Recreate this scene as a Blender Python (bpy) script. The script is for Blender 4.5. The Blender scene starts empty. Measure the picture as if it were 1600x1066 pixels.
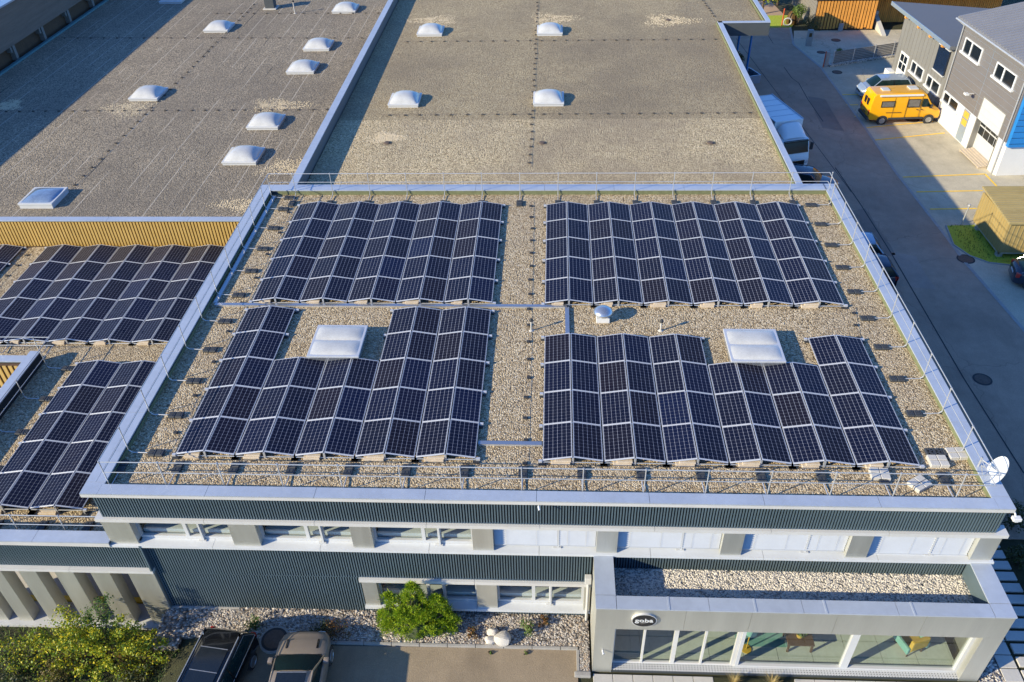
import bpy, bmesh, math, random
from mathutils import Vector, Matrix, Euler
R = math.radians
rnd = random.Random(7)
SC = bpy.context.scene
COL = SC.collection

# ------------------------------------------------------------------ camera, light, exposure
CAM = Vector((0.27318, -19.09269, 20.23551))
ROT = Euler((0.900378, 0.023706, 0.041703), 'XYZ')
FPX = 1284.2445
cd = bpy.data.cameras.new('camera'); cam = bpy.data.objects.new('camera', cd); COL.objects.link(cam)
cam.location = CAM; cam.rotation_euler = ROT
cd.sensor_width = 36.0; cd.lens = FPX / 1600 * 36.0; cd.clip_start = 0.5; cd.clip_end = 1500
SC.camera = cam
SUN_AZ, SUN_EL = R(27.5), R(23.2)      # direction the light travels (from +x towards +y), height of the sun
sd = Vector((math.cos(SUN_AZ) * math.cos(SUN_EL), math.sin(SUN_AZ) * math.cos(SUN_EL), -math.sin(SUN_EL)))
sl = bpy.data.lights.new('sun', 'SUN'); sun = bpy.data.objects.new('sun', sl); COL.objects.link(sun)
sl.energy = 4.6; sl.angle = R(0.5); sl.color = (1.0, 0.87, 0.595)
sun.rotation_euler = sd.to_track_quat('-Z', 'Y').to_euler(); sun.location = (-60, -40, 50)
w = bpy.data.worlds.new('World'); SC.world = w; w.use_nodes = True
nt = w.node_tree; bgn = nt.nodes['Background']
sky = nt.nodes.new('ShaderNodeTexSky'); sky.sky_type = 'NISHITA'; sky.sun_disc = False
sky.sun_elevation = SUN_EL; sky.sun_rotation = math.atan2(-sd.x, -sd.y)
sky.air_density = 1.0; sky.dust_density = 0.3; sky.ozone_density = 2.5
tint = nt.nodes.new('ShaderNodeMix'); tint.data_type = 'RGBA'; tint.blend_type = 'MULTIPLY'; tint.inputs[0].default_value = 1.0
tint.inputs[7].default_value = (0.42, 0.69, 1.08, 1)      # a deep, clean autumn blue
nt.links.new(sky.outputs[0], tint.inputs[6]); nt.links.new(tint.outputs[2], bgn.inputs[0]); bgn.inputs[1].default_value = 0.145
SC.view_settings.view_transform = 'Standard'; SC.view_settings.look = 'None'
SC.view_settings.exposure = 0.70; SC.view_settings.gamma = 1.0; SC.view_settings.use_curve_mapping = False
SC.render.engine = 'CYCLES'; SC.cycles.max_bounces = 6; SC.cycles.transparent_max_bounces = 10
SC.cycles.caustics_reflective = False; SC.cycles.caustics_refractive = False

# a pixel of the 1600 px photograph to a point of a known plane (used to read positions of real things)
RM = ROT.to_matrix()
def ray(px, py): return RM @ Vector(((px - 800) / FPX, -(py - 533) / FPX, -1.0))
def pl(px, py, ax, v):
    d = ray(px, py); t = (v - CAM[ax]) / d[ax]; return CAM + d * t
def atz(px, py, z): return pl(px, py, 2, z)
def aty(px, py, y): return pl(px, py, 1, y)
def atx(px, py, x): return pl(px, py, 0, x)

# ------------------------------------------------------------------ materials
def newmat(name):
    m = bpy.data.materials.new(name); m.use_nodes = True
    n = m.node_tree.nodes; n.clear()
    o = n.new('ShaderNodeOutputMaterial'); b = n.new('ShaderNodeBsdfPrincipled')
    m.node_tree.links.new(b.outputs[0], o.inputs[0])
    return m, m.node_tree, b
def nd(t, k, **kw):
    n = t.nodes.new('ShaderNode' + k)
    for a, v in kw.items(): setattr(n, a, v)
    return n
def ramp(t, fac, stops):
    r = nd(t, 'ValToRGB'); e = r.color_ramp.elements
    while len(e) < len(stops): e.new(0.5)
    for i, (p, c) in enumerate(stops): e[i].position = p; e[i].color = (*c, 1)
    t.links.new(fac, r.inputs[0]); return r.outputs[0]
def mixc(t, fac, a, b, mode='MIX'):
    m = nd(t, 'Mix', data_type='RGBA', blend_type=mode)
    for s, v in ((0, fac), (6, a), (7, b)):
        if hasattr(v, 'links'): t.links.new(v, m.inputs[s])
        elif s == 0: m.inputs[0].default_value = v
        else: m.inputs[s].default_value = (*v, 1)
    return m.outputs[2]
def mth(t, op, a, b=None, c=None):
    m = nd(t, 'Math', operation=op)
    for i, v in enumerate((a, b, c)):
        if v is None: continue
        if hasattr(v, 'links'): t.links.new(v, m.inputs[i])
        else: m.inputs[i].default_value = v
    return m.outputs[0]
def coords(t, scale=(1, 1, 1), space='Object'):
    c = nd(t, 'TexCoord'); m = nd(t, 'Mapping'); m.inputs['Scale'].default_value = scale
    t.links.new(c.outputs[space], m.inputs[0]); return m.outputs[0]
def noise(t, v, scale, detail=4, rough=0.6):
    n = nd(t, 'TexNoise'); n.inputs['Scale'].default_value = scale; n.inputs['Detail'].default_value = detail
    n.inputs['Roughness'].default_value = rough; t.links.new(v, n.inputs['Vector']); return n.outputs[0]
def bump(t, b, h, dist, strength=1.0):
    n = nd(t, 'Bump'); n.inputs['Distance'].default_value = dist; n.inputs['Strength'].default_value = strength
    t.links.new(h, n.inputs['Height']); t.links.new(n.outputs[0], b.inputs['Normal'])
def sc3(c, k): return tuple(x * k for x in c)
def plain(name, col, rough=0.5, metal=0.0, var=0.10, scale=2.0, bmp=0.0, stretch=(1, 1, 1), coat=0.0, spec=0.5):
    m, t, b = newmat(name)
    v = coords(t, stretch)
    n1 = noise(t, v, scale, 5, 0.65); n2 = noise(t, v, scale * 9, 3, 0.6)
    f = mth(t, 'ADD', mth(t, 'MULTIPLY', n1, 0.65), mth(t, 'MULTIPLY', n2, 0.35))
    c = ramp(t, f, [(0.3, sc3(col, 1 - var)), (0.7, sc3(col, 1 + var))])
    t.links.new(c, b.inputs['Base Color'])
    t.links.new(mth(t, 'ADD', mth(t, 'MULTIPLY', n1, 0.2), rough - 0.1), b.inputs['Roughness'])
    b.inputs['Metallic'].default_value = metal; b.inputs['Coat Weight'].default_value = coat
    b.inputs['Coat Roughness'].default_value = 0.05; b.inputs['Specular IOR Level'].default_value = spec
    if bmp: bump(t, b, n2, bmp)
    return m
def gravel(name, stops, scale, dist, patch=0.25, patchcol=(0.1, 0.09, 0.08), gap=0.35, lanes=0, pscale=0.25, moss=None):
    m, t, b = newmat(name); v = coords(t)
    warp = nd(t, 'VectorMath', operation='ADD'); nz = nd(t, 'TexNoise'); nz.inputs['Scale'].default_value = scale * .6
    t.links.new(v, nz.inputs['Vector']); sub = nd(t, 'VectorMath', operation='SCALE'); sub.inputs['Scale'].default_value = 0.5 / scale
    t.links.new(nz.outputs[1], sub.inputs[0]); t.links.new(v, warp.inputs[0]); t.links.new(sub.outputs[0], warp.inputs[1])
    vo = nd(t, 'TexVoronoi'); vo.inputs['Scale'].default_value = scale; t.links.new(warp.outputs[0], vo.inputs['Vector'])
    sep = nd(t, 'SeparateColor'); t.links.new(vo.outputs['Color'], sep.inputs[0])
    c = ramp(t, sep.outputs[0], stops)
    g = ramp(t, vo.outputs['Distance'], [(0.38, (1, 1, 1)), (0.85, (gap,) * 3)])
    c = mixc(t, 1.0, c, g, 'MULTIPLY')
    p = noise(t, v, pscale, 6, 0.7)
    pf = ramp(t, p, [(0.42, (0, 0, 0)), (0.66, (1, 1, 1))])
    c = mixc(t, mth(t, 'MULTIPLY', pf, patch), c, patchcol)
    p2 = noise(t, v, pscale * 5, 5, 0.7)
    c = mixc(t, mth(t, 'MULTIPLY', ramp(t, p2, [(0.45, (0, 0, 0)), (0.75, (1, 1, 1))]), patch * 0.5), c, sc3(patchcol, 1.3))
    if lanes:      # felt sheets laid in lanes: thin pale seams, broken
        se = nd(t, 'SeparateXYZ'); t.links.new(v, se.inputs[0])
        fr = mth(t, 'FRACT', mth(t, 'DIVIDE', se.outputs[0], lanes))
        ln = mth(t, 'LESS_THAN', mth(t, 'ABSOLUTE', mth(t, 'SUBTRACT', fr, 0.5)), 0.03 / lanes)
        vv = nd(t, 'Mapping'); vv.inputs['Scale'].default_value = (1.0 / lanes * 1.7, 0.13, 1); t.links.new(v, vv.inputs[0])
        br = noise(t, vv.outputs[0], 1.0, 2, 0.5)
        c = mixc(t, mth(t, 'MULTIPLY', ln, ramp(t, br, [(0.46, (0, 0, 0)), (0.54, (.75, .75, .75))])), c, (0.50, 0.45, 0.37))
        c = mixc(t, mth(t, 'MULTIPLY', ln, ramp(t, br, [(0.3, (1, 1, 1)), (0.36, (0, 0, 0))])), c, (0.03, 0.03, 0.03))
    t.links.new(c, b.inputs['Base Color']); b.inputs['Roughness'].default_value = 0.9
    h = mth(t, 'SUBTRACT', mth(t, 'MULTIPLY', sep.outputs[1], 0.5), vo.outputs['Distance'])
    bump(t, b, h, dist)
    return m
def asphalt(name, col, warm=(1, 1, 1), cracks=True):
    m, t, b = newmat(name); v = coords(t)
    fine = noise(t, v, 26, 3, 0.7); big = noise(t, v, 0.22, 6, 0.65); mid = noise(t, v, 1.6, 5, 0.7)
    f = mth(t, 'ADD', mth(t, 'MULTIPLY', fine, 0.4), mth(t, 'ADD', mth(t, 'MULTIPLY', big, 0.4), mth(t, 'MULTIPLY', mid, 0.2)))
    c = ramp(t, f, [(0.3, sc3(col, 0.6)), (0.5, col), (0.72, sc3(col, 1.5))])
    st = noise(t, coords(t, (1, .35, 1)), 0.5, 4, 0.7)
    c = mixc(t, mth(t, 'MULTIPLY', ramp(t, st, [(0.55, (0, 0, 0)), (0.75, (1, 1, 1))]), 0.45), c, sc3(col, 0.5))
    if cracks:
        vo = nd(t, 'TexVoronoi', feature='DISTANCE_TO_EDGE'); vo.inputs['Scale'].default_value = 0.13
        wv = nd(t, 'VectorMath', operation='ADD'); nz = nd(t, 'TexNoise'); nz.inputs['Scale'].default_value = 1.2
        t.links.new(v, nz.inputs['Vector']); t.links.new(v, wv.inputs[0]); t.links.new(nz.outputs[1], wv.inputs[1]); t.links.new(wv.outputs[0], vo.inputs['Vector'])
        c = mixc(t, mth(t, 'MULTIPLY', mth(t, 'LESS_THAN', vo.outputs['Distance'], 0.003), 0.35), c, sc3(col, 0.35))
    t.links.new(c, b.inputs['Base Color']); b.inputs['Roughness'].default_value = 0.88
    bump(t, b, fine, 0.012)
    return m
def leafmat(name, cols, rough=0.55):
    m, t, b = newmat(name); g = nd(t, 'NewGeometry')
    c = ramp(t, g.outputs['Random Per Island'], [(i / max(1, len(cols) - 1), k) for i, k in enumerate(cols)])
    t.links.new(c, b.inputs['Base Color']); b.inputs['Roughness'].default_value = rough
    tr = nd(t, 'BsdfTranslucent'); t.links.new(c, tr.inputs[0]); mx = nd(t, 'MixShader'); mx.inputs[0].default_value = 0.3
    t.links.new(b.outputs[0], mx.inputs[1]); t.links.new(tr.outputs[0], mx.inputs[2])
    out = [n for n in t.nodes if n.type == 'OUTPUT_MATERIAL'][0]; t.links.new(mx.outputs[0], out.inputs[0])
    return m
def glassmat(name, tint, refl=0.06, clear=0.8):
    m, t, b = newmat(name); out = [n for n in t.nodes if n.type == 'OUTPUT_MATERIAL'][0]
    tr = nd(t, 'BsdfTransparent'); tr.inputs[0].default_value = (*sc3(tint, clear), 1)
    gl = nd(t, 'BsdfGlossy'); gl.inputs['Roughness'].default_value = 0.02
    fr = nd(t, 'LayerWeight'); fr.inputs[0].default_value = 0.5
    mx = nd(t, 'MixShader'); t.links.new(mth(t, 'ADD', mth(t, 'MULTIPLY', mth(t, 'POWER', fr.outputs['Facing'], 4.0), 0.7), refl + .035), mx.inputs[0])
    t.links.new(tr.outputs[0], mx.inputs[1]); t.links.new(gl.outputs[0], mx.inputs[2]); t.links.new(mx.outputs[0], out.inputs[0])
    return m
def cells(name):
    m, t, b = newmat(name); v = coords(t); s = nd(t, 'SeparateXYZ'); t.links.new(v, s.inputs[0])
    cw, ch = 0.1555, 0.1585
    def grid(o, c): return mth(t, 'ABSOLUTE', mth(t, 'SUBTRACT', mth(t, 'FRACT', mth(t, 'ADD', mth(t, 'DIVIDE', o, c), 200.0)), 0.5))
    gx, gy = grid(s.outputs[0], cw), grid(s.outputs[1], ch)          # 0.5 on a cell border
    line = mth(t, 'MAXIMUM', mth(t, 'GREATER_THAN', gx, 0.470), mth(t, 'MULTIPLY', mth(t, 'GREATER_THAN', gy, 0.482), 0.55))
    dia = mth(t, 'GREATER_THAN', mth(t, 'ADD', gx, gy), 0.915)
    bus = mth(t, 'LESS_THAN', mth(t, 'ABSOLUTE', mth(t, 'SUBTRACT', mth(t, 'ABSOLUTE', mth(t, 'SUBTRACT', gx, 0.17)), 0.0)), 0.006)
    oi = nd(t, 'ObjectInfo')
    blue = ramp(t, oi.outputs['Random'], [(0.0, (0.0038, 0.0078, 0.031)), (0.55, (0.0055, 0.0082, 0.024)), (0.85, (0.0105, 0.0088, 0.017)), (1.0, (0.0035, 0.010, 0.044))])
    n = noise(t, v, 1.3, 3, 0.5)
    blue = mixc(t, mth(t, 'MULTIPLY', n, 0.35), blue, (0.008, 0.009, 0.020))
    c = mixc(t, mth(t, 'MULTIPLY', bus, 0.35), blue, (0.12, 0.13, 0.17))
    c = mixc(t, mth(t, 'MAXIMUM', mth(t, 'MULTIPLY', line, 0.72), dia), c, (0.38, 0.40, 0.48))
    wv = nd(t, 'VectorMath', operation='ADD'); cmb = nd(t, 'CombineXYZ'); t.links.new(mth(t, 'MULTIPLY', oi.outputs['Random'], 50.0), cmb.inputs[0]); t.links.new(v, wv.inputs[0]); t.links.new(cmb.outputs[0], wv.inputs[1])
    ds = noise(t, wv.outputs[0], 2.2, 5, 0.7); sp = noise(t, wv.outputs[0], 9.0, 2, 0.5)
    c = mixc(t, mth(t, "MULTIPLY", ramp(t, ds, [(0.42, (0, 0, 0)), (0.75, (1, 1, 1))]), 0.035), c, (0.24, 0.22, 0.19))
    c = mixc(t, mth(t, 'MULTIPLY', mth(t, 'GREATER_THAN', sp, 0.80), 0.6), c, (0.45, 0.43, 0.38))
    t.links.new(c, b.inputs['Base Color']); t.links.new(mth(t, 'ADD', mth(t, 'MULTIPLY', ds, 0.25), 0.18), b.inputs['Roughness'])
    b.inputs['Specular IOR Level'].default_value = 0.08
    return m
M = {}
def mats():
    M['alu'] = plain('brushed_aluminium', (0.50, 0.55, 0.63), 0.46, 0.35, 0.11, 0.55)
    M['sill'] = plain('pale_sill_metal', (0.70, 0.725, 0.75), 0.4, 0.15, 0.05, 0.8)
    M['alu_edge'] = plain('aluminium_edge', (0.68, 0.67, 0.65), 0.5, 0.2, 0.06, 1.5)
    M['rail'] = plain('galvanised_tube', (0.52, 0.53, 0.545), 0.4, 0.45, 0.08, 3)
    M['frame'] = plain('panel_frame', (0.60, 0.615, 0.65), 0.4, 0.3, 0.05, 3)
    M['cells'] = cells('solar_cells')
    M['facade'] = plain('champagne_panel', (0.64, 0.635, 0.575), 0.56, 0.85, 0.06, 1.1, 0, (2, 2, .18))
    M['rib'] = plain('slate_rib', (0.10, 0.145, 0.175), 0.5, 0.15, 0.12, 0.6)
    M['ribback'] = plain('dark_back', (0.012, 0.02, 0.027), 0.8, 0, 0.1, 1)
    M['darkwall'] = plain('dark_wall', (0.06, 0.07, 0.08), 0.7, 0, 0.15, 1)
    M['white'] = plain('white_paint', (0.68, 0.69, 0.70), 0.45, 0, 0.05, 1.2)
    M['whiteframe'] = plain('white_frame', (0.56, 0.57, 0.58), 0.4, 0, 0.05, 2)
    M['blind'] = plain('blind_slat', (0.52, 0.55, 0.60), 0.35, 0.1, 0.05, 2)
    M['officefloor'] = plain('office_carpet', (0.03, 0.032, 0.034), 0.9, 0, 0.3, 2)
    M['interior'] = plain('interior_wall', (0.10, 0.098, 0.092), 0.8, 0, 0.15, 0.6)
    M['glass'] = glassmat('window_glass', (0.90, 0.96, 0.94), 0.03, 0.90)
    M['darkglass'] = plain('dark_glass', (0.012, 0.016, 0.02), 0.14, 0, 0.3, 0.7, spec=0.8)
    M['carglass'] = plain('car_glass', (0.007, 0.022, 0.024), 0.16, 0, 0.4, 1.2, spec=0.35)
    yl = lambda s_: [(p_, (k_[0], k_[1] * .965, k_[2] * .90)) for p_, k_ in s_]
    beige = [(0.0, (0.15, 0.11, 0.065)), (0.25, (0.42, 0.32, 0.19)), (0.5, (0.54, 0.43, 0.275)), (0.75, (0.66, 0.55, 0.38)), (1.0, (0.80, 0.71, 0.54))]
    M['gravel_main'] = gravel('beige_roof_gravel', yl(beige), 17, 0.032, 0.38, (0.26, 0.205, 0.145), 0.50)
    hr = [(0.0, (0.34, 0.265, 0.15)), (0.3, (0.62, 0.50, 0.31)), (0.7, (0.77, 0.635, 0.40)), (1.0, (0.90, 0.78, 0.54))]
    M['gravel_hall'] = gravel('weathered_roof_gravel', yl([(p_, sc3(k_, .66)) for p_, k_ in hr]), 15, 0.028, 0.75, (0.19, 0.15, 0.10), 0.5, 0, 0.075)
    M['gravel_clean'] = gravel('washed_roof_gravel', yl([(p_, sc3(k_, .90)) for p_, k_ in hr]), 13, 0.032, 0.70, (0.28, 0.22, 0.145), 0.45, 0, 0.13)
    hl = [(0.0, (0.16, 0.14, 0.11)), (0.3, (0.32, 0.275, 0.21)), (0.7, (0.45, 0.39, 0.30)), (1.0, (0.68, 0.58, 0.45))]
    M['gravel_left'] = gravel('dark_roof_gravel', yl([(p_, sc3(k_, .88)) for p_, k_ in hl]), 15, 0.028, 0.55, (0.15, 0.125, 0.095), 0.5, 1.05, 0.12)
    M['gravel_pale'] = gravel('pale_round_gravel', [(0.0, (0.25, 0.23, 0.2)), (0.35, (0.60, 0.56, 0.48)), (1.0, (0.86, 0.82, 0.74))], 11, 0.06, 0.05, (0.4, 0.36, 0.3), 0.30)
    M['gravel_grey'] = gravel('grey_crushed_stone', [(0.0, (0.14, 0.12, 0.11)), (0.4, (0.34, 0.30, 0.27)), (0.8, (0.55, 0.49, 0.44)), (1.0, (0.78, 0.72, 0.66))], 9, 0.08, 0.25, (0.22, 0.16, 0.11), 0.25)
    M['asphalt'] = asphalt('road_asphalt', (0.40, 0.28, 0.20))
    M['asphalt_lot'] = asphalt('yard_asphalt', (0.50, 0.445, 0.33))
    M['asphalt_yard'] = asphalt('worn_asphalt', (0.30, 0.235, 0.16), cracks=False)
    M['kerb'] = plain('kerb_stone', (0.36, 0.345, 0.32), 0.8, 0, 0.18, 3, 0.01)
    M['concrete'] = plain('concrete', (0.42, 0.40, 0.37), 0.8, 0, 0.14, 2, 0.01)
    M['slab'] = plain('pale_slab', (0.52, 0.50, 0.46), 0.8, 0, 0.10, 1.5, 0.008)
    M['beigeblock'] = plain('beige_block', (0.56, 0.47, 0.36), 0.85, 0, 0.15, 4, 0.01)
    M['rubber'] = plain('black_rubber', (0.030, 0.032, 0.036), 0.7, 0, 0.25, 5)
    M['weight'] = plain('recycled_plastic', (0.042, 0.047, 0.054), 0.65, 0, 0.25, 6)
    M['tan'] = plain('tan_slat', (0.52, 0.34, 0.10), 0.55, 0, 0.12, 1.2)
    M['green'] = plain('membrane_edge', (0.16, 0.175, 0.09), 0.8, 0, 0.3, 3)
    M['dome'] = plain('opal_dome', (0.53, 0.53, 0.515), 0.3, 0, 0.16, 1.6, coat=0.4)
    M['domeglass'] = plain('clear_dome', (0.26, 0.34, 0.45), 0.10, 0.3, 0.4, 1.4, coat=0.6)
    M['zinc'] = plain('zinc_sheet', (0.55, 0.57, 0.60), 0.28, 0.8, 0.06, 1)
    M['wood'] = plain('larch_board', (0.68, 0.30, 0.055), 0.65, 0, 0.40, 1.4, 0.01, (3, 3, .35))
    M['greywood'] = plain('weathered_board', (0.21, 0.195, 0.175), 0.8, 0, 0.25, 1.2, 0.01, (.25, 6, 6))
    M['brownwood'] = plain('dark_beam', (0.10, 0.055, 0.028), 0.75, 0, 0.35, 2, 0.01)
    M['barnwall'] = plain('old_boarding', (0.185, 0.14, 0.11), 0.85, 0, 0.25, .8, 0.01, (1, .3, 5))
    M['greyclad'] = plain('grey_cladding', (0.19, 0.178, 0.176), 0.5, 0.1, 0.06, 0.7)
    M['greyclad2'] = plain('grey_vertical_cladding', (0.24, 0.235, 0.22), 0.5, 0.1, 0.07, 0.7)
    M['roofgrey'] = plain('grey_bitumen', (0.15, 0.155, 0.17), 0.7, 0, 0.08, 1)
    M['roofmetal'] = plain('grey_sheet_roof', (0.26, 0.26, 0.275), 0.42, 0.3, 0.08, .6)
    M['blue'] = plain('blue_panel', (0.02, 0.20, 0.55), 0.4, 0, 0.12, 1)
    M['shed'] = plain('khaki_sheet', (0.38, 0.28, 0.11), 0.55, 0, 0.12, 1.0, 0, (1, 1, .4))
    M['shedroof'] = plain('khaki_roof', (0.36, 0.29, 0.135), 0.6, 0, 0.22, 1.0, 0, (.3, 3, 1))
    M['lineyellow'] = plain('yellow_paint', (0.95, 0.60, 0.06), 0.7, 0, 0.25, 5)
    M['yellow'] = plain('yellow_car_paint', (0.84, 0.40, 0.0), 0.3, 0, 0.03, 1, coat=0.5)
    M['silver'] = plain('silver_car_paint', (0.34, 0.42, 0.52), 0.3, 0.4, 0.05, 1, coat=0.6)
    M['navy'] = plain('navy_car_paint', (0.012, 0.024, 0.055), 0.25, 0.2, 0.1, 1, coat=0.7)
    M['black'] = plain('black_car_paint', (0.004, 0.0045, 0.006), 0.22, 0.1, 0.2, 1, coat=0.8)
    M['bronze'] = plain('bronze_car_paint', (0.36, 0.295, 0.24), 0.35, 0.35, 0.06, 1, coat=0.4)
    M['truckwhite'] = plain('truck_white', (0.88, 0.90, 0.90), 0.35, 0, 0.04, .8, coat=0.3)
    M['rim'] = plain('alloy', (0.5, 0.5, 0.5), 0.35, 0.7, 0.1, 6)
    M['chrome'] = plain('chrome', (0.75, 0.76, 0.78), 0.15, 0.9, 0.05, 5)
    M['red'] = plain('red_lens', (0.42, 0.02, 0.012), 0.25, 0, 0.1, 5, coat=0.5)
    M['redpaint'] = plain('orange_red_paint', (0.55, 0.09, 0.03), 0.5, 0, 0.1, 5)
    M['lamp'] = plain('lamp_glass', (0.6, 0.62, 0.64), 0.2, 0.1, 0.1, 5, coat=0.5)
    M['orange'] = plain('orange_lens', (0.7, 0.25, 0.02), 0.3, 0, 0.1, 5)
    M['iron'] = plain('cast_iron', (0.13, 0.095, 0.075), 0.7, 0.2, 0.35, 9, 0.01)
    M['grass'] = plain('turf', (0.36, 0.43, 0.035), 0.9, 0, 0.35, 6, 0.03)
    M['soil'] = plain('planted_soil', (0.045, 0.047, 0.020), 0.95, 0, 0.45, 3, 0.05)
    M['stone'] = plain('white_boulder', (0.60, 0.56, 0.50), 0.75, 0, 0.12, 3, 0.02)
    M['bark'] = plain('bark', (0.09, 0.065, 0.045), 0.9, 0, 0.3, 8, 0.02)
    M['yleaf'] = leafmat('autumn_leaves', [(0.09, 0.17, 0.018), (0.42, 0.42, 0.025), (0.14, 0.25, 0.022), (0.22, 0.33, 0.03), (0.76, 0.60, 0.02), (0.17, 0.28, 0.025), (0.60, 0.52, 0.025)])
    M['gleaf'] = leafmat('green_leaves', [(0.05, 0.10, 0.02), (0.09, 0.17, 0.03), (0.14, 0.22, 0.04), (0.20, 0.26, 0.05)])
    M['dleaf'] = leafmat('dark_leaves', [(0.022, 0.04, 0.012), (0.045, 0.07, 0.02), (0.07, 0.085, 0.02), (0.10, 0.085, 0.02)])
    M['oleaf'] = leafmat('olive_twigs', [(0.10, 0.09, 0.02), (0.17, 0.13, 0.03), (0.08, 0.085, 0.02), (0.22, 0.14, 0.04)])
    M['rleaf'] = leafmat('rusty_leaves', [(0.16, 0.06, 0.02), (0.28, 0.13, 0.03), (0.10, 0.06, 0.02), (0.08, 0.10, 0.02)])
    M['needle'] = leafmat('conifer_needles', [(0.10, 0.20, 0.014), (0.21, 0.35, 0.02), (0.36, 0.49, 0.026), (0.50, 0.57, 0.035)])
    M['straw'] = leafmat('straw_blades', [(0.42, 0.30, 0.12), (0.55, 0.42, 0.18), (0.30, 0.24, 0.08)])
    M['teal'] = plain('teal_fabric', (0.20, 0.42, 0.36), 0.7, 0, 0.1, 3)
    M['mustard'] = plain('mustard_fabric', (0.60, 0.38, 0.05), 0.8, 0, 0.15, 3)
    M['tile'] = plain('interior_tile', (0.56, 0.60, 0.51), 0.35, 0, 0.14, 0.8)
    M['signblack'] = plain('sign_black', (0.012, 0.012, 0.013), 0.4, 0, 0.2, 3)
    M['copper'] = plain('teal_gutter', (0.10, 0.24, 0.27), 0.5, 0.2, 0.15, 2)
mats()

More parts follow.
